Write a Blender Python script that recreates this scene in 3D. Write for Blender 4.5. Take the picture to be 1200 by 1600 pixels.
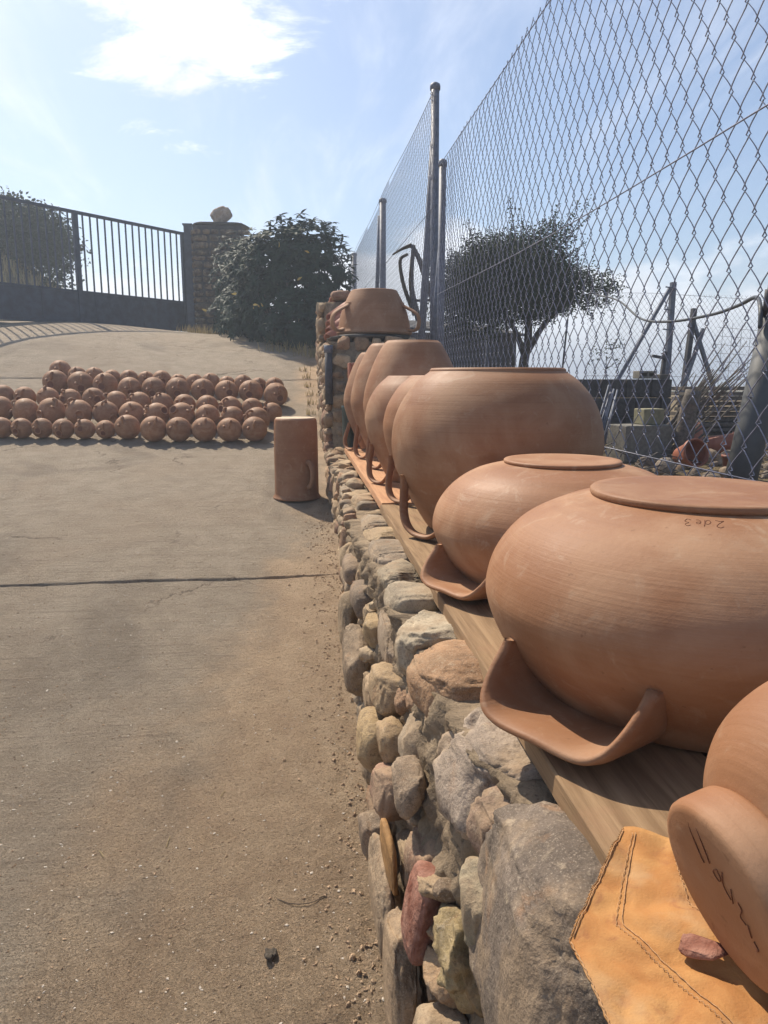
import bpy, math, random
import numpy as np
from mathutils import Vector, noise as mn
R = math.radians
sc = bpy.context.scene
for o in list(bpy.data.objects): bpy.data.objects.remove(o)
col = sc.collection

# ---------------- camera, world, sun, exposure ----------------
cam = bpy.data.cameras.new('camera'); cam_o = bpy.data.objects.new('camera', cam); col.objects.link(cam_o)
cam.sensor_fit = 'VERTICAL'; cam.sensor_height = 36.0; cam.lens = 36.0*1155/1600
cam.clip_start = 0.02; cam.clip_end = 9000
cam_o.location = (0, 0, 1.5); cam_o.rotation_euler = (R(90-10.305), 0, R(-6.56))
sc.camera = cam_o
SUN_EL, SUN_AZ = 50.0, -29.0          # elevation; azimuth measured from +Y towards +X
sun = bpy.data.lights.new('sun', 'SUN'); sun_o = bpy.data.objects.new('sun', sun); col.objects.link(sun_o)
sun.energy = 5.0; sun.angle = R(0.53); sun.color = (1.0, 0.89, 0.73)
sd = Vector((math.sin(R(SUN_AZ))*math.cos(R(SUN_EL)), math.cos(R(SUN_AZ))*math.cos(R(SUN_EL)), math.sin(R(SUN_EL))))
sun_o.rotation_euler = sd.to_track_quat('Z', 'Y').to_euler()
sc.view_settings.view_transform = 'Standard'; sc.view_settings.look = 'None'
sc.view_settings.exposure = 0.38; sc.view_settings.gamma = 1.0; sc.view_settings.use_curve_mapping = False
W = bpy.data.worlds.new('World'); sc.world = W; W.use_nodes = True

class NT:
    """small node-tree helper"""
    def __init__(s, nt): s.nt = nt; s.n = nt.nodes; s.l = nt.links
    def node(s, t, **kw):
        n = s.n.new(t)
        for k, v in kw.items():
            if k == 'ins':
                for a, b in v.items():
                    if hasattr(b, 'is_output') or isinstance(b, bpy.types.NodeSocket): s.l.new(b, n.inputs[a])
                    else: n.inputs[a].default_value = b
            else: setattr(n, k, v)
        return n
    def link(s, a, b): s.l.new(a, b)
    def math(s, op, a, b=None, c=None, clamp=False):
        n = s.n.new('ShaderNodeMath'); n.operation = op; n.use_clamp = clamp
        for i, v in enumerate((a, b, c)):
            if v is None: continue
            if isinstance(v, bpy.types.NodeSocket): s.l.new(v, n.inputs[i])
            else: n.inputs[i].default_value = v
        return n.outputs[0]
    def noise(s, vec, scale, detail=4, rough=.55, dist=0.0):
        n = s.n.new('ShaderNodeTexNoise'); n.inputs['Scale'].default_value = scale
        n.inputs['Detail'].default_value = detail; n.inputs['Roughness'].default_value = rough; n.inputs['Distortion'].default_value = dist
        if vec is not None: s.l.new(vec, n.inputs['Vector'])
        return n.outputs['Fac']
    def voro(s, vec, scale, feature='F1'):
        n = s.n.new('ShaderNodeTexVoronoi'); n.feature = feature; n.inputs['Scale'].default_value = scale
        if vec is not None: s.l.new(vec, n.inputs['Vector'])
        return n.outputs['Distance']
    def maprange(s, v, a, b, c=0.0, d=1.0, smooth=True):
        n = s.n.new('ShaderNodeMapRange'); n.interpolation_type = 'SMOOTHSTEP' if smooth else 'LINEAR'
        if isinstance(v, bpy.types.NodeSocket): s.l.new(v, n.inputs[0])
        else: n.inputs[0].default_value = v
        for i, x in enumerate((a, b, c, d)): n.inputs[1+i].default_value = x
        return n.outputs[0]
    def mix(s, f, a, b, mode='MIX'):
        n = s.n.new('ShaderNodeMix'); n.data_type = 'RGBA'; n.blend_type = mode
        for k, v in ((0, f), (6, a), (7, b)):
            if isinstance(v, bpy.types.NodeSocket): s.l.new(v, n.inputs[k])
            elif k == 0: n.inputs[0].default_value = v
            else: n.inputs[k].default_value = (*v[:3], 1)
        return n.outputs[2]
    def mapping(s, vec, scale=(1, 1, 1), loc=(0, 0, 0)):
        n = s.n.new('ShaderNodeMapping'); n.inputs['Scale'].default_value = scale; n.inputs['Location'].default_value = loc
        s.l.new(vec, n.inputs['Vector']); return n.outputs[0]

def build_world():
    t = NT(W.node_tree); t.n.clear()
    out = t.node('ShaderNodeOutputWorld'); bg = t.node('ShaderNodeBackground'); bg.inputs['Strength'].default_value = 0.080
    sky = t.node('ShaderNodeTexSky', sky_type='NISHITA', sun_disc=False)
    sky.sun_elevation = R(SUN_EL); sky.sun_rotation = R(SUN_AZ); sky.altitude = 300
    sky.air_density = 1.0; sky.dust_density = 1.7; sky.ozone_density = 1.4
    tc = t.node('ShaderNodeTexCoord'); d = tc.outputs['Generated']
    sep = t.node('ShaderNodeSeparateXYZ', ins={0: d}); z = sep.outputs[2]
    # clouds live on a plane overhead: direction divided by height
    zc = t.math('MAXIMUM', z, 0.02)
    inv = t.math('DIVIDE', 1.0, t.math('ADD', zc, 0.12))
    vm = t.node('ShaderNodeVectorMath', operation='SCALE', ins={0: d, 'Scale': inv}); pv = vm.outputs[0]
    n1 = t.noise(t.mapping(pv, (1, 1, .4), (3.35, 1.2, 0)), 3.4, 10, .66, .5)
    # a larger pattern decides where cloud gathers
    def blob(v, cosr0, cosr1):
        dp = t.node('ShaderNodeVectorMath', operation='DOT_PRODUCT', ins={0: d, 1: v})
        return t.maprange(dp.outputs['Value'], cosr0, cosr1)
    b1 = blob(tuple(CLOUD_HIGH), math.cos(R(12)), math.cos(R(1.0)))
    nA = t.noise(t.mapping(pv, (1, 1, .4), (8.1, 4.0, 0)), 0.55, 3, .5)
    gather = t.math('MAXIMUM', t.maprange(nA, .58, .78), b1)
    hi = t.maprange(t.math('ADD', n1, t.math('MULTIPLY', gather, .25)), .60, .84)
    hi = t.math('MULTIPLY', hi, t.math('MULTIPLY', t.maprange(z, .10, .25), t.maprange(gather, 0.0, .3)))
    # heaped cloud low on the horizon all the way round
    n2 = t.noise(t.mapping(d, (1, 1, 1.9), (0.9, .35, 0)), 5.5, 8, .55, .1)
    n3 = t.noise(t.mapping(d, (1, 1, 1.0), (2.2, .1, 0)), 1.7, 2, .5)
    top = t.math('ADD', t.math('MULTIPLY', n3, .30), 0.0)
    low = t.maprange(t.math('SUBTRACT', t.math('ADD', top, t.math('MULTIPLY', t.math('SUBTRACT', n2, .5), .22)), z), -.012, .03)
    wisps = t.math('MULTIPLY', t.maprange(t.noise(t.mapping(pv, (2.4, .6, .4), (.3, 2, 0)), 1.2, 6, .6, .6), .44, .80), .38)
    cl = t.math('MAXIMUM', hi, t.math('MAXIMUM', t.math('MULTIPLY', low, .75), wisps))
    shade = t.maprange(t.noise(t.mapping(d, (1, 1, 2.2)), 9, 6, .6), .3, .7, 10.5, 15.0)
    cc = t.node('ShaderNodeCombineXYZ', ins={0: shade, 1: shade, 2: t.math('MULTIPLY', shade, 1.03)})
    hazy = t.mix(1.0, sky.outputs[0], SKY_TINT, 'MULTIPLY')
    c = t.mix(cl, hazy, cc.outputs[0])
    t.link(c, bg.inputs['Color']); t.link(bg.outputs[0], out.inputs['Surface'])
CLOUD_HIGH = Vector((-.115, .90, .43)).normalized()
SKY_TINT = (1.24, 1.31, 1.38)
build_world()

# ---------------- helpers ----------------
def mesh(name, V, F, smooth=True):
    me = bpy.data.meshes.new(name)
    me.from_pydata([tuple(v) for v in V], [], [tuple(f) for f in F]); me.validate(); me.update()
    if smooth: me.polygons.foreach_set('use_smooth', [True]*len(me.polygons))
    return me
def link(name, me, mat=None, parent=None, loc=(0, 0, 0), rot=(0, 0, 0)):
    if mat is not None and len(me.materials) == 0: me.materials.append(mat)
    o = bpy.data.objects.new(name, me); col.objects.link(o); o.location = loc; o.rotation_euler = rot
    if parent is not None: o.parent = parent
    return o
def part(name, V, F, mat, parent=None, smooth=True, world=True):
    """a mesh in world coordinates hung under an unrotated thing"""
    if parent is not None and world:
        p = parent.location; V = [(v[0]-p[0], v[1]-p[1], v[2]-p[2]) for v in V]
    return link(name, mesh(name, V, F, smooth), mat, parent)
def thing(name, label, cat, loc=(0, 0, 0), rot=(0, 0, 0), group=None):
    o = bpy.data.objects.new(name, None); col.objects.link(o); o.location = loc; o.rotation_euler = rot; o.empty_display_size = .05
    o['label'] = label; o['category'] = cat
    if group: o['group'] = group
    return o
def tag(o, label, cat, group=None):
    o['label'] = label; o['category'] = cat
    if group: o['group'] = group
    return o
def copy_tree(root, loc, rot, label, group):
    r = root.copy(); col.objects.link(r); r.location = loc; r.rotation_euler = rot; r['label'] = label; r['group'] = group
    for ch in root.children:
        c = ch.copy(); col.objects.link(c); c.parent = r
        for g in ch.children:
            e = g.copy(); col.objects.link(e); e.parent = c
    return r
class MB:
    def __init__(s): s.V = []; s.F = []
    def add(s, V, F):
        n = len(s.V); s.V += [tuple(v) for v in V]; s.F += [tuple(i+n for i in f) for f in F]; return s
    def box(s, x0, x1, y0, y1, z0, z1):
        V = [(x, y, z) for x in (x0, x1) for y in (y0, y1) for z in (z0, z1)]
        return s.add(V, [(0, 1, 3, 2), (4, 6, 7, 5), (0, 4, 5, 1), (2, 3, 7, 6), (0, 2, 6, 4), (1, 5, 7, 3)])
    def beam(s, a, b, w, h, up=(0, 0, 1)):
        a = Vector(a); b = Vector(b); d = (b-a).normalized(); x = d.cross(Vector(up))
        if x.length < 1e-4: x = Vector((1, 0, 0))
        x.normalize(); y = x.cross(d).normalized()
        V = [p+x*(i*w/2)+y*(j*h/2) for p in (a, b) for i, j in ((-1, -1), (1, -1), (1, 1), (-1, 1))]
        return s.add(V, [(0, 3, 2, 1), (4, 5, 6, 7), (0, 1, 5, 4), (1, 2, 6, 5), (2, 3, 7, 6), (3, 0, 4, 7)])
    def tube(s, P, r, n=8, caps=True):
        P = [Vector(p) for p in P]; k = len(P); rr = r if isinstance(r, (list, tuple)) else [r]*k
        V = []; F = []; ref = None
        for i in range(k):
            d = (P[min(i+1, k-1)]-P[max(i-1, 0)])
            d = d.normalized() if d.length > 1e-9 else Vector((0, 0, 1))
            if ref is None: ref = d.orthogonal().normalized()
            ref = (ref-d*ref.dot(d)); ref = ref.normalized() if ref.length > 1e-6 else d.orthogonal().normalized()
            q = d.cross(ref)
            for j in range(n):
                a = 2*math.pi*j/n; V.append(P[i]+(ref*math.cos(a)+q*math.sin(a))*rr[i])
        for i in range(k-1):
            for j in range(n):
                a = i*n+j; b = i*n+(j+1) % n; F.append((a, b, b+n, a+n))
        if caps: F.append(tuple(range(n-1, -1, -1))); F.append(tuple(range((k-1)*n, k*n)))
        return s.add(V, F)
    def build(s, name, mat, parent=None, smooth=False): return part(name, s.V, s.F, mat, parent, smooth)

def cubic(pts, n):
    """Catmull-Rom through pts, n samples per span"""
    P = [Vector(p) for p in pts]; P = [2*P[0]-P[1]]+P+[2*P[-1]-P[-2]]; out = []
    for i in range(1, len(P)-2):
        for k in range(n):
            t = k/n; a, b, c, d = P[i-1:i+3]
            out.append(.5*((2*b)+(c-a)*t+(2*a-5*b+4*c-d)*t*t+(3*b-a-3*c+d)*t*t*t))
    out.append(P[-2]); return out
def smooth_profile(pts, n=6): return [(p.x, p.z) for p in cubic([(a, 0, b) for a, b in pts], n)]
def lathe(prof, seg=96, wob=0.0, seed=0, cap0=True, cap1=True):
    V = []; F = []; k = len(prof)
    for i, (r, z) in enumerate(prof):
        for j in range(seg):
            a = 2*math.pi*j/seg
            f = 1+wob*mn.noise(Vector((math.cos(a)*1.3+seed, math.sin(a)*1.3, z*7))) if wob else 1
            V.append((r*f*math.cos(a), r*f*math.sin(a), z))
    for i in range(k-1):
        for j in range(seg):
            a = i*seg+j; b = i*seg+(j+1) % seg; F.append((a, b, b+seg, a+seg))
    if cap0: F.append(tuple(range(seg-1, -1, -1)))
    if cap1: F.append(tuple(range((k-1)*seg, k*seg)))
    return V, F

# ---------------- materials ----------------
def mat(name, build, rough=.8, spec=.5, metal=0.0):
    m = bpy.data.materials.new(name); m.use_nodes = True; t = NT(m.node_tree)
    b = t.n['Principled BSDF']; b.inputs['Roughness'].default_value = rough; b.inputs['Metallic'].default_value = metal
    b.inputs['Specular IOR Level'].default_value = spec
    tc = t.node('ShaderNodeTexCoord'); build(t, b, tc); return m
def bump(t, b, h, strength, dist=.01, chain=None):
    n = t.node('ShaderNodeBump'); n.inputs['Strength'].default_value = strength; n.inputs['Distance'].default_value = dist
    t.link(h, n.inputs['Height'])
    if chain is not None: t.link(chain, n.inputs['Normal'])
    t.link(n.outputs[0], b.inputs['Normal']); return n.outputs[0]

def f_clay(c1, c2, pale):
    def f(t, b, tc):
        p = tc.outputs['Object']; oi = t.node('ShaderNodeObjectInfo')
        sh = t.node('ShaderNodeVectorMath', operation='ADD', ins={0: p, 1: oi.outputs['Location']}).outputs[0]
        rings = t.noise(t.mapping(sh, (.5, .5, 16)), 1.5, 5, .55, .15)
        fine = t.noise(t.mapping(sh, (2, 2, 160)), 1.4, 3, .5)
        blot = t.noise(sh, 4.5, 6, .6, .4)
        c = t.mix(t.maprange(rings, .3, .72), c1, c2)
        c = t.mix(t.math('MULTIPLY', t.maprange(blot, .42, .66), .75), c, pale)
        lines = t.noise(t.mapping(sh, (.8, .8, 70)), 1.3, 4, .6, .1)
        c = t.mix(t.math('MULTIPLY', t.maprange(lines, .56, .72), .15), c, tuple(x*.66 for x in c1))
        dustm = t.math('MULTIPLY', t.maprange(t.noise(sh, 17, 6, .7, .8), .54, .72), .35); c = t.mix(dustm, c, (.47, .34, .23))
        spots = t.maprange(t.noise(sh, 70, 3, .6), .66, .74)
        c = t.mix(t.math('MULTIPLY', spots, .35), c, tuple(x*.45 for x in c1))
        v = t.maprange(oi.outputs['Random'], 0, 1, .88, 1.08, False)
        vv = t.node('ShaderNodeCombineXYZ', ins={0: v, 1: v, 2: v}).outputs[0]
        c = t.mix(1.0, c, vv, 'MULTIPLY'); t.link(c, b.inputs['Base Color'])
        t.link(t.maprange(blot, .3, .7, .54, .74), b.inputs['Roughness'])
        n = bump(t, b, fine, .22, .0025); n = bump(t, b, lines, .10, .0025, n); n = bump(t, b, rings, .22, .006, n); bump(t, b, t.noise(sh, 110, 5, .68), .30, .002, n)
    return f
CLAY = mat('clay', f_clay((.275, .125, .058), (.325, .158, .078), (.41, .245, .145)), .7, .3)
CLAY_D = mat('clay_canteen', f_clay((.27, .136, .070), (.32, .168, .09), (.39, .23, .14)), .75, .2)
CLAY_MUG = mat('clay_crock', f_clay((.235, .112, .058), (.265, .132, .072), (.32, .185, .11)), .8, .18)
RED_CLAY = mat('red_clay', f_clay((.27, .095, .06), (.32, .125, .08), (.38, .18, .13)), .75, .3)
def f_flat(c, var=.25, scale=30, bs=.3, bd=.002, c2=None):
    def f(t, b, tc):
        p = tc.outputs['Object']; n = t.noise(p, scale, 5, .6)
        k = tuple(x*(1-var) for x in c)
        q = t.mix(t.maprange(n, .3, .7), k, c2 or tuple(min(1, x*(1+var)) for x in c)); t.link(q, b.inputs['Base Color'])
        bump(t, b, t.noise(p, scale*3, 4, .6), bs, bd)
    return f
SUNLIT_TOP = mat('sunlit_clay_top', f_flat((.60, .47, .33), .12, 12), .8, .3)  # sunlight on the crock's top is put into this paler clay
MARK = mat('scratched_clay', f_flat((.15, .065, .04), .3, 300), .9, .1)  # for scratches, and for shade painted inside the canteen mouths
STEEL = mat('galvanised_steel', f_flat((.13, .145, .185), .25, 25, .1), .55, .4, .15)
WIRE = mat('fence_wire', f_flat((.17, .18, .235), .3, 60, .05), .5, .45, .3)
GATE = mat('gate_paint', f_flat((.045, .058, .085), .3, 8, .15), .5, .4)
IRON = mat('dark_iron', f_flat((.06, .06, .068), .35, 20), .7, .4)
HOSE = mat('hose_rubber', f_flat((.06, .065, .07), .2, 30), .5, .4)
PIPEM = mat('grey_pipe', f_flat((.10, .105, .107), .18, 9, .1), .6, .3)
PLASTIC_O = mat('orange_plastic', f_flat((.27, .10, .06), .2, 12, .1), .5, .4)
PLASTIC_G = mat('green_plastic', f_flat((.03, .055, .05), .4, 18, .5, .01), .35, .5)
CEMENT = mat('cement_block', f_flat((.19, .18, .155), .2, 40, .6, .004), .9, .2)
DARKWALL = mat('dark_blockwork', f_flat((.075, .07, .068), .25, 14, .6, .01), .95, .2)
SLATE = mat('slate', f_flat((.085, .078, .07), .3, 20, .6, .006), .8, .3)
BRICKM = mat('brick_clay', f_flat((.25, .09, .058), .3, 28, .8, .006, (.34, .18, .13)), .9, .25)
OCHRE = mat('ochre_stone', f_flat((.36, .20, .08), .25, 30, .5, .004), .8, .3)

def f_wood(a, bcol):
    def f(t, b, tc):
        p = tc.outputs['Object']
        g = t.noise(t.mapping(p, (22, 1.2, 22)), 2.2, 7, .62, .5)
        fine = t.noise(t.mapping(p, (120, 3.0, 120)), 2.0, 4, .6)
        st = t.noise(p, 7, 5, .6)
        c = t.mix(t.maprange(g, .32, .68), a, bcol)
        c = t.mix(t.math('MULTIPLY', t.maprange(fine, .55, .8), .5), c, tuple(x*.5 for x in a))
        c = t.mix(t.math('MULTIPLY', t.maprange(st, .52, .72), .45), c, (.30, .17, .10)); t.link(c, b.inputs['Base Color'])
        n = bump(t, b, g, .5, .004); bump(t, b, fine, .4, .0015, n)
    return f
WOOD = mat('shaded_pale_wood', f_wood((.20, .125, .068), (.33, .22, .125)), .85, .2)  # pots' shadow put into the near boards as a browner overall colour
WOOD_O = mat('clay_stained_wood', f_wood((.42, .22, .12), (.54, .31, .17)), .85, .2)
WOOD_D = mat('weathered_wood', f_wood((.09, .08, .07), (.17, .15, .13)), .9, .2)

def f_stone(t, b, tc):
    p = tc.outputs['Object']; oi = t.node('ShaderNodeObjectInfo')
    sh = t.node('ShaderNodeVectorMath', operation='ADD', ins={0: p, 1: t.node('ShaderNodeVectorMath', operation='SCALE', ins={0: oi.outputs['Location'], 'Scale': 3.0}).outputs[0]}).outputs[0]
    n1 = t.noise(sh, 9, 8, .62, .08); n2 = t.noise(sh, 42, 7, .65, .05); n3 = t.noise(t.mapping(sh, (1, 1.3, .8)), 16, 6, .6, .3)
    base = oi.outputs['Color']
    c = t.mix(1.0, base, t.node('ShaderNodeCombineXYZ', ins={i: t.maprange(n1, .28, .72, .62, 1.28) for i in range(3)}).outputs[0], 'MULTIPLY')
    c = t.mix(t.math('MULTIPLY', t.maprange(n3, .55, .72), .55), c, (.30, .17, .09))
    c = t.mix(t.math('MULTIPLY', t.maprange(n2, .56, .70), .5), c, (.46, .37, .26))
    sp = t.noise(sh, 330, 3, .7); c = t.mix(t.math('MULTIPLY', t.maprange(sp, .56, .66), .45), c, (.50, .42, .32)); c = t.mix(t.math('MULTIPLY', t.maprange(sp, .44, .34), .45), c, (.06, .045, .035))
    c = t.mix(t.math('MULTIPLY', t.maprange(n2, .42, .34), .5), c, (.07, .055, .045))
    c = t.mix(t.math('MULTIPLY', t.maprange(t.noise(sh, 5.5, 5, .65), .46, .62), .62), c, (.34, .245, .155))
    c = t.mix(t.math('MULTIPLY', t.maprange(t.noise(sh, 150, 3, .6), .56, .68), .35), c, (.10, .075, .055))
    t.link(c, b.inputs['Base Color'])
    n = bump(t, b, n1, .7, .02); n = bump(t, b, n2, .6, .008, n)
    bump(t, b, t.noise(sh, 150, 5, .7), .45, .0025, n)
STONE = mat('rubble_stone', f_stone, .88, .28)
def f_mortar(t, b, tc):
    p = tc.outputs['Object']
    n1 = t.noise(p, 14, 8, .7, .3); n2 = t.noise(p, 75, 6, .7)
    c = t.mix(t.maprange(n1, .3, .7), (.21, .16, .11), (.34, .26, .175)); c = t.mix(t.math('MULTIPLY', t.maprange(n2, .55, .7), .6), c, (.44, .35, .25))
    c = t.mix(t.math('MULTIPLY', t.maprange(n2, .45, .3), .6), c, (.07, .05, .04))
    t.link(c, b.inputs['Base Color']); n = bump(t, b, n1, .9, .02); bump(t, b, n2, .9, .006, n)
MORTAR = mat('crumbling_mortar', f_mortar, .95, .1)

def f_ground(t, b, tc):
    p = tc.outputs['Object']; s = t.node('ShaderNodeSeparateXYZ', ins={0: p}); X, Y, Z = s.outputs
    big = t.noise(p, 1.3, 6, .6, .3); mid = t.noise(p, 6, 6, .62, .2); fine = t.noise(p, 60, 6, .68); grit = t.noise(p, 240, 4, .7)
    # washed-in soil lies in a strip along the wall that widens towards the camera
    wid = t.maprange(Y, .9, 4.6, .98, .16, False)
    e = t.math('ADD', t.math('ADD', X, wid), t.math('MULTIPLY', t.math('SUBTRACT', big, .5), .75))
    e = t.math('ADD', e, t.math('MULTIPLY', t.math('SUBTRACT', mid, .5), .35))
    soil = t.math('MULTIPLY', t.maprange(e, .05, .42), t.maprange(X, .9, .6))
    conc = t.mix(t.maprange(mid, .3, .7), (.41, .335, .25), (.51, .425, .325))
    conc = t.mix(t.math('MULTIPLY', t.maprange(big, .42, .65), .5), conc, (.44, .345, .25))
    screed = t.noise(t.mapping(p, (1.6, 34, 1)), 1.6, 6, .62, .25)
    conc = t.mix(t.math('MULTIPLY', t.maprange(screed, .54, .70), .34), conc, (.17, .13, .10))
    agg = t.voro(p, 95); conc = t.mix(t.math('MULTIPLY', t.maprange(agg, .32, .12), t.maprange(fine, .52, .66)), conc, (.40, .35, .29))
    dirt = t.mix(t.maprange(mid, .3, .7), (.52, .365, .235), (.64, .47, .31))
    dirt = t.mix(t.math('MULTIPLY', t.maprange(fine, .55, .75), .5), dirt, (.22, .145, .09))
    c = t.mix(t.math('MULTIPLY', soil, .9), conc, dirt)
    cr = t.node('ShaderNodeTexVoronoi', feature='DISTANCE_TO_EDGE'); cr.inputs['Scale'].default_value = .75
    t.link(t.node('ShaderNodeVectorMath', operation='ADD', ins={0: p, 1: t.node('ShaderNodeVectorMath', operation='SCALE', ins={0: t.node('ShaderNodeCombineXYZ', ins={0: mid, 1: big, 2: 0.0}).outputs[0], 'Scale': .55}).outputs[0]}).outputs[0], cr.inputs['Vector'])
    crack = t.math('MULTIPLY', t.maprange(cr.outputs['Distance'], .010, .0), t.math('MULTIPLY', t.maprange(t.noise(p, 2.2, 2, .5), .50, .60), t.maprange(soil, .8, .2)))
    c = t.mix(t.math('MULTIPLY', crack, .7), c, (.09, .07, .05))
    # stained patches and darker band where cars drip
    c = t.mix(t.math('MULTIPLY', t.maprange(t.noise(p, .9, 5, .6, .6), .52, .68), .3), c, (.10, .085, .07))
    c = t.mix(t.math('MULTIPLY', t.maprange(grit, .53, .66), .5), c, (.47, .40, .32))
    c = t.mix(t.math('MULTIPLY', t.maprange(grit, .46, .34), .6), c, (.06, .05, .04))
    # dry grass and earth away from the concrete
    off = t.math('MAXIMUM', t.maprange(Y, 16.2, 17.0), t.maprange(X, .7, 1.0))
    far = t.mix(t.maprange(mid, .3, .7), (.17, .125, .075), (.30, .235, .13)); far = t.mix(t.maprange(t.noise(p, .02, 5, .6), .45, .6), far, (.06, .075, .035))
    c = t.mix(off, c, far); t.link(c, b.inputs['Base Color'])
    h = t.math('MULTIPLY', screed, t.maprange(soil, 0, 1, 1.0, .15))
    peb = t.maprange(t.voro(p, 120), .0, .5, 1, 0); n = bump(t, b, h, .85, .022); n = bump(t, b, t.math('SUBTRACT', 1.0, crack), .8, .006, n); n = bump(t, b, fine, 1.0, .014, n); n = bump(t, b, peb, .6, .003, n); bump(t, b, grit, 1.0, .005, n)
GROUND = mat('concrete_and_soil', f_ground, .93, .18)

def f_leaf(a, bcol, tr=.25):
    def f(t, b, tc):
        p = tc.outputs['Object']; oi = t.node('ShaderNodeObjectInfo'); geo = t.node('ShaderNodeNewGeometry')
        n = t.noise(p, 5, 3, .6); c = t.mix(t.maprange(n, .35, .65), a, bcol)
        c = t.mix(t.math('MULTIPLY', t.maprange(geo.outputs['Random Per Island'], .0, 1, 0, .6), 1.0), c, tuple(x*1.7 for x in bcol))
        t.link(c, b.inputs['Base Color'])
        out = [x for x in t.n if x.type == 'OUTPUT_MATERIAL'][0]
        tl = t.node('ShaderNodeBsdfTranslucent'); t.link(c, tl.inputs['Color'])
        mx = t.node('ShaderNodeMixShader'); mx.inputs[0].default_value = tr
        t.link(b.outputs[0], mx.inputs[1]); t.link(tl.outputs[0], mx.inputs[2]); t.link(mx.outputs[0], out.inputs['Surface'])
    return f
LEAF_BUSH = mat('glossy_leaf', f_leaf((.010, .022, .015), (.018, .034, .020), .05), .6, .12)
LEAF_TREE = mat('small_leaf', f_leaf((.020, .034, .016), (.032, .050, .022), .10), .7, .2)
LEAF_PALE = mat('grey_green_leaf', f_leaf((.05, .075, .045), (.07, .09, .05), .15), .6, .3)
LEAF_YEL = mat('yellow_leaf', f_leaf((.40, .30, .08), (.45, .33, .10), .2), .6, .3)
GRASSM = mat('dry_grass', f_leaf((.26, .20, .10), (.34, .27, .14), .2), .8, .2)
BARK = mat('bark', f_flat((.09, .075, .06), .35, 25, .8, .01), .95, .15)

def f_cloth(t, b, tc):
    p = tc.outputs['Object']
    st = t.noise(p, 14, 6, .6, .6); wv = t.node('ShaderNodeTexWave', wave_type='BANDS'); wv.inputs['Scale'].default_value = 320; t.link(p, wv.inputs['Vector'])
    c = t.mix(t.maprange(st, .32, .7), (.36, .165, .06), (.47, .255, .10))
    c = t.mix(t.math('MULTIPLY', t.maprange(t.noise(p, 26, 5, .6, 1.0), .55, .7), .5), c, (.25, .10, .055))
    c = t.mix(t.math('MULTIPLY', t.maprange(t.noise(p, 8, 4, .6), .50, .64), .5), c, (.42, .29, .165))
    t.link(c, b.inputs['Base Color']); n = bump(t, b, st, .5, .006); n = bump(t, b, t.noise(p, 420, 3, .6), .6, .001, n)
CLOTH = mat('clay_stained_canvas', f_cloth, .95, .1)
THREAD = mat('stitching', f_flat((.42, .25, .13), .3, 200, .3, .001), .95, .1)

# ---------------- ground ----------------
PY = [-60, -3, 0, 5.2, 7.3, 8.2, 9.1, 10, 11, 12, 13, 14, 15, 16, 18, 24, 40]
PZ = [-1.5, -.36, 0, .624, .876, 1.10, 1.345, 1.60, 1.84, 2.05, 2.20, 2.27, 2.31, 2.33, 2.30, 1.7, .6]
def prof(y):
    return float(np.interp(y, _sy, _sz))
_sy = np.linspace(-60, 40, 2001); _z = np.interp(_sy, PY, PZ); _k = np.ones(15)/15
_sz = np.convolve(np.pad(_z, 7, mode='edge'), _k, mode='valid')
JOINTS = [(3.83, .012), (9.55, .010), (13.05, .010)]
def sstep(a, b, x):
    t = min(1, max(0, (x-a)/(b-a))); return t*t*(3-2*t)
def joint_y(k, x): return JOINTS[k][0]+.018*mn.noise(Vector((x*1.7, k*9.1, 0)))+.006*mn.noise(Vector((x*9, k*5.1, 2)))+(0.10*sstep(-2.3, -4.5, x)*-1 if k == 1 else 0)
def ground_z(x, y, detail=True):
    z = prof(y)
    z += .20*sstep(8.8, 11.2, y)*sstep(-1.2, -4.0, x)*sstep(17, 15.6, y)           # the drive tilts up to the left at the gate
    w = sstep(.40, .95, x)
    if w > 0: z = z*(1-w)+(1.0 if y < 30 else 1.0-(min(y, 400)-30)*.006)*w
    if y > 40 or x < -20 or x > 12:
        far = min(1.0, .6-max(0, y-40)*.01); z = min(z, max(far, -12))
    if detail and y < 16 and x < .5:
        z += .004*mn.noise(Vector((x*5, y*5, 0)))+.002*mn.noise(Vector((x*23, y*23, 3)))
        e = sstep(-.35, .22, x)*sstep(5, 2, y)
        if e > 0: z += e*(.010*mn.noise(Vector((x*11, y*9, 7)))+.010*mn.noise(Vector((x*37, y*33, 1)))+.012)
        for k, (jy, dp) in enumerate(JOINTS):
            if abs(y-jy) < .2 and x > -12:
                d = abs(y-joint_y(k, x)); wdt = .010*(1+.6*mn.noise(Vector((x*6, k, 5))))
                if k == 0: wdt *= sstep(.24, -.15, x)*.8+.2
                if d < wdt*2: z -= dp*1.7*(1-(d/(wdt*2))**2)
    return z
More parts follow.
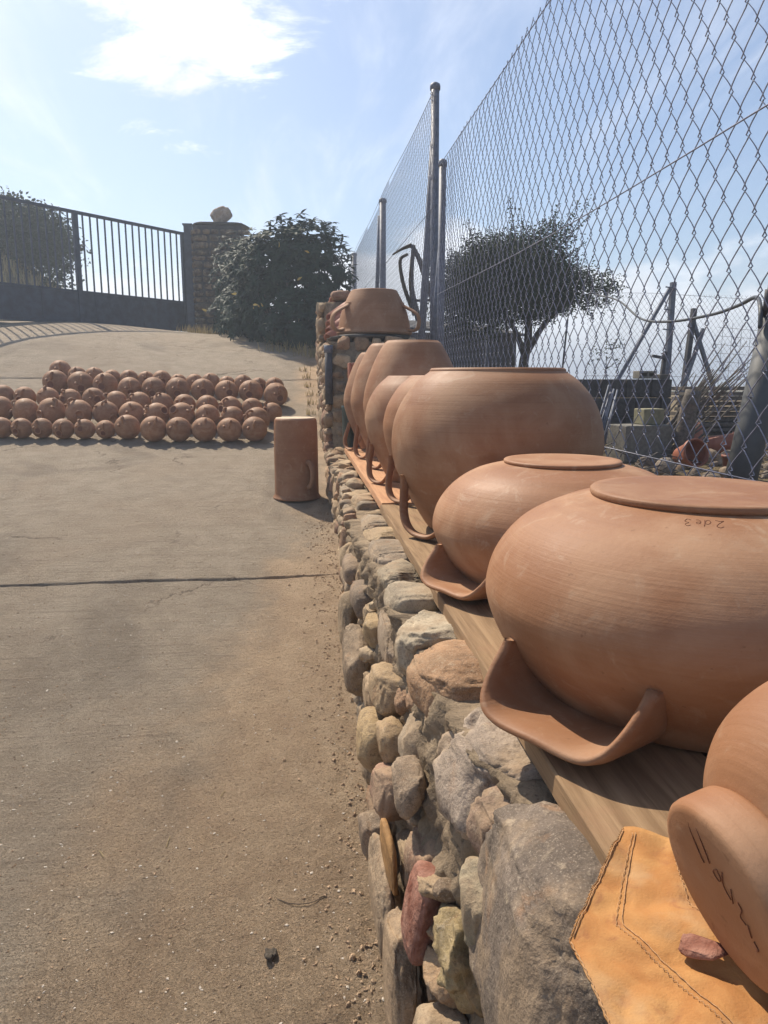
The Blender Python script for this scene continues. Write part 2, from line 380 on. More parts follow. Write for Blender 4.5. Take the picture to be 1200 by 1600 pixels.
def build_ground():
    xs = list(np.arange(-.9, .44, .016))+list(np.arange(.46, 1.3, .06))+[1.5, 2, 3, 4, 6, 8, 11, 15, 22, 40, 80, 200, 600, 1500]
    x = -.9
    st = .018
    while x > -14: x -= st; st *= 1.018; xs.append(x)
    xs += [-16, -19, -24, -34, -60, -120, -300, -800, -1500]; xs = sorted(xs)
    ys = [-60, -20, -8, -3, -1, 0, .4, .7]; y = .9
    while y < 18:
        ys.append(y); y += .012+.0042*(y-.9)
    for jy, dp in JOINTS: ys += list(np.arange(jy-.10, jy+.10, .0045 if jy < 5 else .008))
    ys += [18.5, 19.2, 20, 21, 22.5, 24, 26, 29, 33, 40, 50, 65, 90, 140, 220, 400, 800, 1500]
    ys = sorted(set(round(v, 4) for v in ys))
    V = []; F = []
    for yy in ys:
        for xx in xs: V.append((xx, yy, ground_z(xx, yy)))
    n = len(xs)
    for j in range(len(ys)-1):
        for i in range(n-1):
            a = j*n+i; F.append((a, a+1, a+1+n, a+n))
    o = part('ground', V, F, GROUND); o['kind'] = 'structure'
build_ground()

# hillside rising behind the gate on the left
def build_hill():
    V = []; F = []; n = 40
    for j in range(n):
        for i in range(n):
            x = -34+i*1.02*.8; y = 15.5+j*.7
            h = min(6, .72*max(0, -3.1-x-.15*(y-19)))*sstep(15.6, 19, y) - .3
            V.append((x, y, 1.9+h+.12*mn.noise(Vector((x*.9, y*.9, 0)))))
    for j in range(n-1):
        for i in range(n-1): a = j*n+i; F.append((a, a+1, a+1+n, a+n))
    m = mat('hillside_grass', f_flat((.26, .20, .115), .3, 3.0, .8, .08, (.32, .26, .15)), .95, .1)
    o = part('hillside', V, F, m); o['kind'] = 'structure'
    # dry grass standing on it
    rnd = random.Random(4); mb = MB()
    for _ in range(5200):
        x = rnd.uniform(-13, -3.8); y = rnd.uniform(16.2, 22)
        h = min(6, .72*max(0, -3.1-x-.15*(y-19)))*sstep(15.6, 19, y)-.3
        z = 1.9+h; 
        if h < 0: continue
        a = rnd.uniform(0, 6.28); w = .02; l = rnd.uniform(.12, .42); dx, dy = math.cos(a)*w, math.sin(a)*w; lx, ly = rnd.uniform(-.1, .1), rnd.uniform(-.1, .1)
        mb.add([(x-dx, y-dy, z-.05), (x+dx, y+dy, z-.05), (x+lx, y+ly, z+l)], [(0, 1, 2)])
    o = mb.build('grass', GRASSM); o['kind'] = 'stuff'; tag(o, 'dry yellowish grass covering the slope behind the gate', 'grass')
build_hill()

# ---------------- stones ----------------
def ico(sub):
    import bmesh
    bm = bmesh.new(); bmesh.ops.create_icosphere(bm, subdivisions=sub, radius=1)
    V = [v.co.copy() for v in bm.verts]; F = [[v.index for v in f.verts] for f in bm.faces]; bm.free(); return V, F
ICO = {k: ico(k) for k in (2, 3, 4, 5)}
def rock(dx, dy, dz, seed, sub=3, boxy=.55, cuts=5, rough=.09):
    """half extents dx,dy,dz; superellipsoid with flats knocked off it"""
    rnd = random.Random(seed); V, F = ICO[sub]; P = []
    pl = []
    for _ in range(cuts):
        v = Vector((rnd.gauss(0, 1), rnd.gauss(0, 1), rnd.gauss(0, 1))).normalized(); pl.append((v, rnd.uniform(.72, .98)))
    e = boxy; off = Vector((rnd.uniform(0, 90), rnd.uniform(0, 90), rnd.uniform(0, 90)))
    for v in V:
        p = Vector([math.copysign(abs(c)**e, c) for c in v]); p *= 1.0/max(1e-6, (abs(p.x)**3+abs(p.y)**3+abs(p.z)**3)**(1/3))
        for n, d in pl:
            k = p.dot(n)-d
            if k > 0: p -= n*k*.92
        f = 1+rough*1.5*mn.noise(v*1.2+off)+rough*mn.noise(v*3+off)+rough*.45*mn.noise(v*7+off)+((rough*.40+.012)*mn.noise(v*14+off)+(.010 if sub > 4 else 0)*mn.noise(v*30+off) if sub > 3 else 0)
        p *= f; P.append((p.x*dx, p.y*dy, p.z*dz))
    return P, F
PAL = [(.33, .235, .145), (.38, .27, .165), (.27, .20, .135), (.36, .23, .13), (.23, .165, .11), (.42, .31, .19), (.33, .20, .12), (.30, .235, .165), (.45, .35, .23), (.26, .15, .10)]
def stone(name, parent, c, h, seed, sub=3, color=None, rot=(0, 0, 0), boxy=.6, cuts=5, rough=.09, m=None):
    V, F = rock(*h, seed, sub, boxy, cuts, rough); p = parent.location
    o = link(name, mesh(name, V, F), m or STONE, parent, (c[0]-p[0], c[1]-p[1], c[2]-p[2]), rot)
    o.color = (*(color or random.Random(seed).choice(PAL)), 1); return o

def face_x(y):   # the wall's left face wanders
    return .262-.045*sstep(2.0, 2.9, y)*sstep(4.2, 3.2, y)+.012*math.sin(y*2.1)

def batter(y, z): return .032*sstep(.90, .58, z)*sstep(2.6, 1.9, y)*sstep(.98, 1.12, y)-.045*sstep(1.06, .97, y)*sstep(.5, .6, z)
low = thing('stone_wall', 'low rubble stone wall carrying the planks and the big clay pots', 'wall', (.6, 2.9, .3))
high = thing('stone_wall', 'higher rubble stone wall beyond the planks, capped with roof tiles', 'wall', (.6, 8.2, 1.2))
# near stones, each measured off the wall: (x, y, z), half extents, colour, rotation, boxy, cuts, rough
HERO = [
 ((.372, .765, .775), (.140, .205, .170), (.165, .130, .102), (0, 0, 0), .42, 9, .05),           # great dark boulder
 ((.368, 1.120, .825), (.130, .155, .125), (.335, .265, .205), (.02, .05, .03), .46, 9, .09),   # pale pinkish
 ((.355, 1.395, .870), (.120, .130, .080), (.34, .205, .115), (0, 0, .05), .55, 7, .07),       # orange brown
 ((.352, 1.660, .880), (.112, .130, .072), (.42, .35, .25), (0, 0, 0), .60, 5, .10),           # pitted pale
 ((.325, 1.905, .900), (.080, .100, .050), (.38, .31, .22), (0, 0, .02), .34, 4, .035),        # squared blocks
 ((.325, 2.155, .895), (.080, .140, .052), (.34, .275, .19), (0, .02, 0), .34, 4, .04),
 ((.330, 2.445, .895), (.080, .135, .050), (.30, .235, .17), (0, .02, 0), .36, 4, .05),
 ((.330, 2.700, .890), (.080, .110, .060), (.40, .29, .17), (0, 0, 0), .42, 5, .04),
 ((.330, 2.960, .890), (.080, .140, .050), (.29, .23, .165), (0, 0, .05), .40, 5, .06),
 ((.320, .975, .835), (.050, .045, .052), (.25, .165, .12), (.1, 0, .1), .45, 7, .16),         # porous block
 ((.285, .940, .745), (.045, .050, .070), (.27, .235, .16), (.15, 0, .1), .6, 6, .07),          # greenish
 ((.265, 1.000, .600), (.045, .062, .070), (.33, .25, .13), (0, 0, 0), .8, 4, .28),            # mossy yellow lump
 ((.212, 1.440, .380), (.022, .110, .105), (.31, .225, .145), (.12, 0, .04), .6, 6, .05),
 ((.222, 1.200, .370), (.026, .090, .130), (.29, .205, .13), (-.12, 0, .04), .6, 6, .05),
 ((.240, 1.500, .600), (.045, .070, .055), (.31, .185, .13), (0, 0, .1), .5, 8, .10),
 ((.225, 1.720, .590), (.042, .080, .085), (.38, .27, .145), (.2, 0, 0), .9, 3, .04),          # oval tan
 ((.250, 1.730, .735), (.045, .095, .050), (.34, .24, .14), (0, 0, 0), .48, 6, .06),
 ((.248, 1.580, .680), (.035, .060, .045), (.32, .22, .12), (.1, 0, 0), .6, 6, .08),
 ((.268, 1.900, .790), (.030, .130, .070), (.29, .22, .155), (.1, 0, 0), .5, 6, .05),          # upright slab
 ((.242, 2.080, .765), (.034, .060, .045), (.34, .24, .13), (.2, 0, 0), .6, 6, .07),
 ((.208, 2.230, .615), (.044, .110, .092), (.28, .205, .135), (.35, 0, 0), .85, 3, .04),       # two leaning ovals
 ((.195, 2.560, .635), (.044, .120, .105), (.34, .25, .155), (-.3, 0, 0), .85, 3, .04),
 ((.228, 2.360, .775), (.045, .100, .055), (.22, .165, .12), (0, 0, 0), .9, 1, .03),
 ((.215, 2.700, .790), (.040, .100, .045), (.23, .17, .125), (.1, 0, 0), .85, 3, .05),
 ((.245, 1.860, .490), (.040, .080, .080), (.31, .225, .14), (.1, 0, 0), .5, 7, .07),
 ((.240, 1.300, .720), (.035, .060, .050), (.30, .22, .15), (0, 0, 0), .5, 7, .08),
 ((.235, .980, .400), (.05, .09, .10), (.33, .25, .165), (0, 0, .1), .5, 7, .06),
 ((.235, .900, .180), (.06, .10, .09), (.29, .22, .15), (0, 0, .1), .55, 7, .07),
 ((.215, 1.600, .420), (.035, .070, .060), (.26, .19, .13), (0, 0, .1), .6, 6, .07),
]
occ = []
for i, (c, h, cl, rot, bx, cu, rg) in enumerate(HERO):
    stone('stone', low, (c[0]-.022-max(0, batter(c[1], c[2])), c[1], c[2]), h, 100+i, 5 if max(h) > .1 else 4, cl, rot, bx, cu, rg)
    occ.append((c[1], c[2], h[1], h[2]))
# red brick and ochre shard bedded among the near stones
def brick(parent, c, h, rot, m, name='brick'):
    V, F = rock(*h, 77, 4, .24, 2, .035); p = parent.location
    return link(name, mesh(name, V, F), m, parent, (c[0]-p[0], c[1]-p[1], c[2]-p[2]), rot)
b_ = brick(low, (.203, 1.150, .565), (.030, .055, .088), (.08, .16, .1), BRICKM); b_['label'] = 'broken red brick set on end among the stones'
b_ = brick(low, (.168, 1.36, .530), (.010, .065, .070), (.35, -.1, .1), OCHRE, 'stone'); b_['label'] = 'thin ochre yellow stone shard'
def pack(parent, y0, y1, zlo, zhi, xf, smin, smax, seed, tries, limit, subn):
    rnd = random.Random(seed); n = 0
    for t in range(tries):
        k = (1-t/tries)**1.3; big = smin+(smax-smin)*k*rnd.uniform(.75, 1.1)
        y = rnd.uniform(y0, y1); lo, hi = zlo(y), zhi(y)
        ay = big*rnd.uniform(.75, 1.25); az = big*rnd.uniform(.65, 1.05)
        if rnd.random() < .18: az *= .5
        if hi-lo < 1.2*az: az = max(.02, (hi-lo)*.4)
        z = rnd.uniform(lo+az*.6, hi-az)
        ok = all(((y-q[0])/(ay+q[2]))**2+((z-q[1])/(az+q[3]))**2 > 1.02 for q in occ)
        if not ok: continue
        occ.append((y, z, ay, az)); dx = min(.05, max(.028, big*.75))
        stone('stone', parent, (xf(y)-batter(y, z)+dx*.45-.024+rnd.uniform(-.010, .010), y, z), (dx, ay*1.06, az*1.06), 1000+seed*97+t, subn(y), None,
              (rnd.uniform(-.4, .4), rnd.uniform(-.15, .15), rnd.uniform(-.15, .15)), rnd.choice([.40, .48, .58, .75]), rnd.randint(6, 13), rnd.uniform(.06, .13))
        n += 1
        if n >= limit: break
    return n
zg = lambda y: ground_z(.24, y, False)-.02
pack(low, .55, 6.15, zg, lambda y: .93 if y < 5.9 else .93, face_x, .016, .085, 11, 9000, 245, lambda y: 4 if y < 2.3 else 3)
# stones lying along the wall top, left of the plank
rnd = random.Random(8)
yy = 3.16
while yy < 5.9:
    l = rnd.uniform(.07, .26); stone('stone', low, (.318+rnd.uniform(-.03, .012), yy+l/2, .898+rnd.uniform(-.02, .012)), (rnd.uniform(.045, .07), l*.50, rnd.uniform(.035, .055)), 700+int(yy*100), 3, None, (0, rnd.uniform(-.15, .15), rnd.uniform(-.2, .2)), rnd.choice((.38, .5, .6)), 8, .10); yy += l+rnd.uniform(0, .03)
def mortar_core(name, parent, y0, y1, x0f, x1, z1, ny, nz, seed, zlow):
    V = []; F = []; nt = 10
    nrow = nz+nt+1
    ys = np.linspace(y0, y1, ny)
    for y in ys:
        lo = zlow(y)-.12; x0 = x0f(y)
        for k in range(nz+1):
            z = lo+(z1-lo)*k/nz
            V.append((x0-(batter(y, z) if seed == 1 else 0)+.028*mn.noise(Vector((y*8, z*8, seed)))+.024*mn.noise(Vector((y*26, z*26, seed)))+.014*mn.noise(Vector((y*66, z*66, seed))), y, z))
        for k in range(1, nt+1):
            x = x0+(x1-x0)*k/nt; V.append((x, y, z1+.010*mn.noise(Vector((x*20, y*20, seed)))))
    for i in range(ny-1):
        for k in range(nrow-1): a = i*nrow+k; F.append((a, a+nrow, a+nrow+1, a+1))
    V2 = [(x1, y0, zlow(y0)-.12), (x1, y1, zlow(y1)-.12)]; n = len(V); V += V2
    F.append((nrow-1, (ny-1)*nrow+nrow-1, n+1, n)); F.append(tuple([n]+list(range(nrow))[:: 1])); F.append(tuple([n+1]+[(ny-1)*nrow+k for k in range(nrow-1, -1, -1)]))
    o = part(name, V, F, MORTAR, parent); return o
mortar_core('mortar', low, .25, 6.2, lambda y: face_x(y)-.012, 1.02, .905, 700, 60, 1, zg)
# higher wall: two steps
occ = []
fx2 = lambda y: .262+.05*sstep(7.5, 10.5, y)
mortar_core('mortar', high, 6.22, 7.62, lambda y: fx2(y)+.03, .98, 1.79, 110, 50, 2, zg)
mortar_core('mortar', high, 7.62, 10.7, lambda y: fx2(y)+.03, .98, 2.24, 180, 60, 3, zg)
pack(high, 6.26, 7.6, zg, lambda y: 1.79, fx2, .03, .085, 21, 4000, 110, lambda y: 3)
pack(high, 7.66, 10.65, zg, lambda y: 2.25, fx2, .035, .10, 22, 4000, 130, lambda y: 3)
# end face of the higher wall, seen over the jars
rnd = random.Random(5)
zz_ = 1.0
while zz_ < 1.76:
    z = zz_; hh = rnd.uniform(.06, .13); zz_ += hh+.012; x = .29+rnd.uniform(-.02, .03)
    while x < .95:
        w = rnd.uniform(.07, .22); stone('stone', high, (x+w/2, 6.235, z+hh/2), (w*.5, .05, hh*.5), int(z*1000+x*77), 3, None, (0, rnd.uniform(-.25, .25), 0), .42, 8, .10); x += w+.012
for i in range(9):    # ragged top course
    y = 7.72+i*.33; stone('stone', high, (.48+rnd.uniform(-.03, .05), y, 2.30+rnd.uniform(-.02, .04)), (.11, .15, .06), 4100+i, 3, None, (0, 0, rnd.uniform(-.3, .3)), .6, 4, .1)

# coping: roof tiles stepping down over the corner of the higher wall
def tile_mesh(L, r, th=.014, n=9):
    V = []; F = []
    for (y, rr) in ((0, r), (L, r*.86)):
        for q in (rr, rr-th):
            for k in range(n): a = math.pi*k/(n-1); V.append((q*math.cos(a), y, q*math.sin(a)*.8))
    o0, i0, o1, i1 = 0, n, 2*n, 3*n
    for k in range(n-1):
        F += [(o0+k, o0+k+1, o1+k+1, o1+k), (i0+k+1, i0+k, i1+k, i1+k+1), (o0+k+1, o0+k, i0+k, i0+k+1), (o1+k, o1+k+1, i1+k+1, i1+k)]
    F += [(o0, o1, i1, i0), (o0+n-1, i0+n-1, i1+n-1, o1+n-1)]
    return mesh('roof_tile', V, F)
tm = tile_mesh(.40, .085); tm.materials.append(RED_CLAY)
for k, (x, y, z) in enumerate([(.30, 7.00, 1.84), (.315, 7.06, 1.90), (.33, 7.36, 1.98), (.34, 7.42, 2.05), (.36, 7.80, 2.24), (.37, 8.15, 2.27), (.37, 8.55, 2.27), (.38, 8.95, 2.27)]):
    d = Vector((.22, .12, .17)) if k < 4 else Vector((.30, .05, .06))
    o = link('roof_tile', tm, None, high, (x-.6, y-8.2, z-1.2)); o.rotation_euler = d.to_track_quat('Y', 'Z').to_euler()
# slab under the pot on the higher wall
sl = MB()
V, F = rock(.40, .52, .030, 9, 4, .22, 2, .03)
o = link('capstone', mesh('capstone', V, F), SLATE, high, (.66-.6, 6.68-8.2, 1.835-1.2)); o['label'] = 'dark flat slab under the two-handled pot'
dp = thing('drainpipe', 'short dark grey pipe standing against the corner of the higher wall', 'pipe', (.255, 6.22, 1.3))
mb = MB().tube([(.255, 6.20, 1.28), (.255, 6.20, 1.72)], .032, 12); mb.build('pipe', IRON, dp, True)
MB().tube([(.255, 6.20, 1.70), (.255, 6.20, 1.76)], .038, 12).build('collar', STEEL, dp, True)

# ---------------- planks ----------------
def plank(label, x0, x1, y0, y1, z, th, m, seed, yaw=0.0):
    V = []; F = []; ny = 60; sec = [(x0, -th), (x0+.002, -.003), (x0+.005, 0), (x1-.005, 0), (x1-.002, -.003), (x1, -th)]
    for i in range(ny+1):
        y = y0+(y1-y0)*i/ny
        for k, (x, dz) in enumerate(sec):
            V.append((x+.003*mn.noise(Vector((y*6, seed, k*.2)))+yaw*(y-y0), y, z+dz+.002*mn.noise(Vector((y*2, seed, 4)))))
    n = len(sec)
    for i in range(ny):
        for k in range(n): a = i*n+k; b = i*n+(k+1) % n; F.append((a, a+n, b+n, b))
    F.append(tuple(range(n))); F.append(tuple(ny*n+k for k in range(n-1, -1, -1)))
    o = part('plank', V, F, m, None, False); return tag(o, label, 'plank', 'planks lying along the low wall')
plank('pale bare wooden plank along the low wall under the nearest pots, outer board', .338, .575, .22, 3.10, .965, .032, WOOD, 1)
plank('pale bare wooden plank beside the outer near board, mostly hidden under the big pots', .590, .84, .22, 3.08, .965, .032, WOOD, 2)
plank('orange clay-stained plank under the tall jars, beyond the pale plank', .348, .60, 3.125, 5.72, .968, .034, WOOD_O, 3)
plank('inner clay-stained plank behind the orange one, hidden under the tall jars', .615, .86, 3.12, 5.72, .965, .032, WOOD_O, 4)

# ---------------- pots ----------------
ZP = .9665
def prof_r(pr, z):
    zs = [p[1] for p in pr]; return float(np.interp(z, zs, [p[0] for p in pr]))
def u_sheet(parent, pr, az, half, z_top, ro, m, th=.012, strap=None, z0=.012, pw=2.6, name='handle'):
    """handle hanging in a U from the body. strap=None: a broad ledge reaching back to the body; else a band of that width"""
    nu, nv = 44, 8 if strap is None else 4; grid = []
    er = Vector((math.cos(az), math.sin(az), 0)); et = Vector((-er.y, er.x, 0))
    for i in range(nu+1):
        u = -1+2*i/nu; t = half*(.55*math.sin(u*math.pi/2)+.45*math.sin(u*math.pi/2)**3*1.0+.0)
        t = half*math.copysign(abs(math.sin(u*math.pi/2))**.8, u)
        z = z0+(z_top-z0)*(abs(u)**pw); rb = prof_r(pr, max(z, .004)); inner = math.sqrt(max(1e-6, rb*rb-t*t))
        e = abs(u)**(4 if strap else 5); out = ro*(1-e)+(inner+.010)*e; out = max(out, inner+.006)
        if strap is None: lo = inner-.008
        else: lo = max(out-strap, inner-.012) if abs(u) < .97 else inner-.012
        row = []
        for j in range(nv+1):
            v = j/nv; row.append(er*(lo+(out-lo)*v)+et*t+Vector((0, 0, z+(.014*v*v*(1-abs(u)) if strap is None else 0))))
        grid.append(row)
    V = []; F = []
    def nrm(i, j):
        a = grid[min(i+1, nu)][j]-grid[max(i-1, 0)][j]; b = grid[i][min(j+1, nv)]-grid[i][max(j-1, 0)]
        n = a.cross(b); return n.normalized() if n.length > 1e-9 else Vector((0, 0, 1))
    for i in range(nu+1):
        for sg in (1, -1):
            for j in range(nv+1):
                k = th*(.5 if 0 < j < nv else .33); V.append(grid[i][j]+nrm(i, j)*k*sg)
    S = 2*(nv+1); lips = []
    for end in (0, 1):
        lips.append(len(V))
        for i in range(nu+1):
            j0, j1 = (nv, nv-1) if end else (0, 1); d = grid[i][j0]-grid[i][j1]; d = d.normalized() if d.length > 1e-6 else er
            V.append(grid[i][j0]+d*th*.42)
    for i in range(nu):
        for j in range(nv):
            a = i*S+j; F.append((a, a+1, a+1+S, a+S)); b = i*S+nv+1+j; F.append((b+S, b+1+S, b+1, b))
        L0, L1 = lips; a = i*S
        F += [(a+nv, L1+i, L1+i+1, a+S+nv), (L1+i, a+S-1, a+2*S-1, L1+i+1), (a+S, L0+i+1, L0+i, a), (L0+i+1, a+S+nv+1, a+nv+1, L0+i)]
    for i in (0, nu): F.append(tuple([i*S+j for j in range(nv+1)]+[lips[1]+i]+[i*S+nv+1+j for j in range(nv, -1, -1)]+[lips[0]+i]))
    return link(name, mesh(name, V, F), m, parent)
def loop_handle(parent, pr, az, z_hi, z_lo, reach, m, rw=.016, rt=.010, tang=0.0, name='handle'):
    """strap loop from the body down to near the rim"""
    er = Vector((math.cos(az), math.sin(az), 0)); et = Vector((-er.y, er.x, 0))
    r1 = prof_r(pr, z_hi); r0 = prof_r(pr, max(z_lo, .01))
    P = cubic([er*(r1-.012)+Vector((0, 0, z_hi+.01)), er*(r1+.014)+Vector((0, 0, z_hi-.012))+et*tang*.15,
               er*(max(r0, r1-.03)+reach*.85)+Vector((0, 0, z_hi*.62+z_lo*.38))+et*tang*.6, er*(r0+reach)+Vector((0, 0, z_lo+(z_hi-z_lo)*.18))+et*tang,
               er*(r0+reach*.55)+Vector((0, 0, z_lo))+et*tang, er*(r0-.01)+Vector((0, 0, z_lo+.006))+et*tang*.8], 8)
    V = []; F = []; n = 12
    for i, p in enumerate(P):
        d = (P[min(i+1, len(P)-1)]-P[max(i-1, 0)]).normalized(); s = (et-d*et.dot(d)).normalized(); q = d.cross(s)
        f = 1+.5*max(0, 1-i/3)+.5*max(0, 1-(len(P)-1-i)/3)
        for k in range(n): a = 2*math.pi*k/n; V.append(p+s*math.cos(a)*rw*f+q*math.sin(a)*rt*f)
    for i in range(len(P)-1):
        for k in range(n): a = i*n+k; b = i*n+(k+1) % n; F.append((a, b, b+n, a+n))
    F.append(tuple(range(n-1, -1, -1))); F.append(tuple((len(P)-1)*n+k for k in range(n)))
    return link(name, mesh(name, V, F), m, parent)
def base_disc(parent, r, z, th, m, seed=0):
    V, F = lathe([(r-.010, z-.002), (r-.002, z), (r, z+.003), (r, z+th-.003), (r-.003, z+th), (r*.9, z+th-.0005), (r*.5, z+th-.002), (.002, z+th-.001)], 96, .006, seed)
    return link('base', mesh('base', V, F), m, parent)
def body(parent, pr, m, seed, seg=128, wob=.016, name='body'):
    n = 7; sp = smooth_profile(pr, n); rim = pr[0][0]
    full = [(rim-.03, .10), (rim-.016, .03), (rim-.013, .006), (rim-.006, .001)]+sp
    V, F = lathe(full, seg, wob, seed, cap0=False, cap1=True); return link(name, mesh(name, V, F), m, parent), sp

# --- nearest big casserole
P3 = (.672, 1.165, ZP)
pr3 = [(.262, .004), (.285, .03), (.325, .085), (.352, .145), (.356, .185), (.338, .235), (.292, .287), (.225, .322), (.176, .336), (.168, .339)]
pot3 = thing('casserole_pot', 'largest nearest upturned clay pot with ledge handles and a scratched number under its base', 'clay pot', P3, (0, 0, 0), 'upturned clay pots drying on the wall')
_, sp3 = body(pot3, pr3, CLAY, 3, 192); base_disc(pot3, .180, .336, .012, CLAY, 1)
u_sheet(pot3, sp3, R(212), .128, .120, .412, CLAY, .018, None, .012, 2.8); u_sheet(pot3, sp3, R(32), .128, .120, .412, CLAY, .018, None, .012, 2.8)
# --- second
P2 = (.688, 1.875, ZP)
pr2 = [(.255, .004), (.275, .028), (.310, .07), (.335, .12), (.340, .155), (.325, .205), (.285, .255), (.225, .292), (.150, .312), (.135, .315)]
pot2 = thing('casserole_pot', 'squat upturned clay pot with a thin base plate, second from the camera', 'clay pot', P2, (0, 0, 0), 'upturned clay pots drying on the wall')
_, sp2 = body(pot2, pr2, CLAY, 12, 160); base_disc(pot2, .152, .312, .010, CLAY, 2)
u_sheet(pot2, sp2, R(207), .116, .110, .390, CLAY, .017, None, .012, 2.8); u_sheet(pot2, sp2, R(27), .116, .110, .390, CLAY, .017, None, .012, 2.8)
# --- large round jar
P1 = (.697, 2.575, ZP)
pr1 = [(.235, .004), (.255, .03), (.300, .10), (.345, .19), (.368, .27), (.372, .325), (.362, .39), (.330, .46), (.282, .52), (.240, .552), (.236, .560), (.230, .566)]
pot1 = thing('wide_jar', 'big round upturned clay jar with a flat top ring, third from the camera', 'clay pot', P1, (0, 0, 0), 'upturned clay pots drying on the wall')
_, sp1 = body(pot1, pr1, CLAY, 23, 160); u_sheet(pot1, sp1, R(213), .125, .205, .365, CLAY, .016, .026, .012, 2.0); u_sheet(pot1, sp1, R(33), .125, .205, .365, CLAY, .016, .026, .012, 2.0)
# --- the row behind
def jar(kind, label, loc, pr, hz, az, seed):
    t = thing(kind, label, 'clay pot', loc, (0, 0, 0), 'upturned clay pots drying on the wall')
    _, sp = body(t, pr, CLAY, seed, 112); u_sheet(t, sp, R(az+5), .105, hz, .290, CLAY, .015, .024, .012, 2.0); u_sheet(t, sp, R(az-175), .105, hz, .290, CLAY, .015, .024, .012, 2.0); return t
prA = [(.165, .004), (.18, .03), (.225, .12), (.268, .22), (.288, .30), (.288, .35), (.268, .42), (.225, .49), (.178, .533), (.170, .54), (.165, .543)]
jar('round_jar', 'round upturned clay jar just behind the biggest round one, mostly hidden', (.660, 3.235, ZP), prA, .20, 205, 31)
jar('round_jar', 'round upturned clay jar showing most of its left half, in front of the tallest jars', (.628, 3.83, ZP), [(a*.99, b) for a, b in prA], .20, 207, 37)
prC = [(.165, .004), (.175, .03), (.215, .12), (.262, .23), (.290, .33), (.296, .39), (.284, .47), (.252, .57), (.210, .66), (.172, .726), (.156, .742), (.150, .748)]
jar('tall_jar', 'tall tapering clay jar with the widest flat top, nearest of the three tall ones', (.682, 4.44, ZP), prC, .22, 205, 41)
jar('tall_jar', 'tall tapering clay jar half hidden behind the nearest tall one', (.648, 5.02, ZP), [(a, b*1.01) for a, b in prC], .22, 207, 47)
jar('tall_jar', 'slightly shorter clay jar at the far end of the planks, only a sliver showing', (.615, 5.58, ZP+.002), [(a*.93, b*.955) for a, b in prC], .20, 205, 53)
# --- two-handled pot on the higher wall
prF = [(.318, .004), (.330, .015), (.330, .026), (.318, .05), (.308, .11), (.288, .19), (.252, .28), (.212, .355), (.200, .376), (.190, .381)]
potF = thing('two_handled_pot', 'wide upturned clay pot with two strap handles on the dark slab of the higher wall', 'clay pot', (.675, 6.62, 1.862))
_, spF = body(potF, prF, CLAY_D, 61, 96); loop_handle(potF, spF, R(205), .25, .035, .085, CLAY_D, .036, .013); loop_handle(potF, spF, R(-28), .25, .035, .085, CLAY_D, .036, .013)

# scratched writing, a shallow dark groove following the clay
def scratch(parent, place, strokes, r, name='inscription'):
    mb = MB()
    for s in strokes:
        pts = [Vector((a, b, 0)) for a, b in s]; q = cubic(pts, 4) if len(pts) > 2 else [pts[0], (pts[0]+pts[1])/2, pts[1]]
        mb.tube([place(p.x, p.y) for p in q], r, 5)
    return link(name, mesh(name, mb.V, mb.F), MARK, parent)
def on_pot(pr, az0, z0, s, flip):
    def f(a, b):
        if flip: a, b = -a, -b
        z = z0+b*s*.42; r = prof_r(pr, z); az = az0+a*s/r; return Vector((r*math.cos(az), r*math.sin(az), z))
    return f
TWO = [(0, .8), (.3, 1.0), (.6, .8), (.45, .45), (0, 0), (.3, .08), (.75, -.05)]
DEE = [(.50, .50), (.2, .55), (0, .25), (.2, 0), (.45, .2), (.55, .9), (.52, .0)]
EEE = [(0, .3), (.4, .38), (.3, .6), (.05, .45), (.1, .1), (.45, .05)]
THR = [(0, .85), (.3, 1.0), (.5, .75), (.2, .52), (.55, .35), (.35, .02), (0, .12)]
def word(chars, adv): return [[(x+adv[i], y) for x, y in c] for i, c in enumerate(chars)]
scratch(pot3, on_pot(sp3, R(241.5), .3275, .0150, True), [[(x-1.9, y-.5) for x, y in c] for c in word([TWO, DEE, EEE, THR], [0, 1.15, 2.0, 2.9])], .0007)

# --- jar lying on its side at the right edge
axis = Vector((-.95, -.10, -.30)).normalized()
BC = Vector((.349, .522, 1.066))-axis*.163
jl = thing('jar_lying_down', 'round clay jar lying on its side on the orange cloth, thick base facing left', 'clay pot', BC, (0, 0, 0), 'upturned clay pots drying on the wall')
q = axis.to_track_quat('Z', 'Y'); jl.rotation_mode = 'QUATERNION'; jl.rotation_quaternion = q
prL = [(.060, -.19), (.058, -.17), (.080, -.145), (.115, -.105), (.137, -.05), (.143, .0), (.139, .04), (.126, .075), (.102, .104), (.080, .118), (.070, .122)]
V, F = lathe(smooth_profile(prL, 7), 128, .008, 5); link('body', mesh('body', V, F), CLAY, jl)
V, F = lathe([(.066, .116), (.077, .1195), (.081, .125), (.0815, .132), (.0815, .152), (.0805, .158), (.077, .162), (.072, .1635), (.05, .1625), (.02, .1615), (.003, .161)], 128, .006, 6); link('base', mesh('base', V, F), CLAY, jl)
qi = q.inverted()
def on_disc(u, v): # disc-plane coordinates: u away from the camera (+Y), v up
    e1 = qi @ Vector((0, 1, 0)); e2 = qi @ Vector((0, 0, 1)); p = e1*u+e2*v; p.z = 0
    return Vector((p.x, p.y, .1628))
st = [[(.030, .060), (.029, .050), (.022, .030), (.018, .024)], [(.018, .062), (.014, .048), (.009, .030)],
      [(.0, .030), (.006, .024), (.0, .018), (-.004, .024), (0, .030)], [(-.008, .034), (-.006, .018), (-.013, .008)], [(-.016, .022), (-.015, .006)], [(-.022, .014), (-.026, .008), (-.022, -.002), (-.028, -.006)], [(-.030, -.004), (-.032, -.016)], [(-.034, -.018), (-.038, -.024), (-.034, -.028)]]
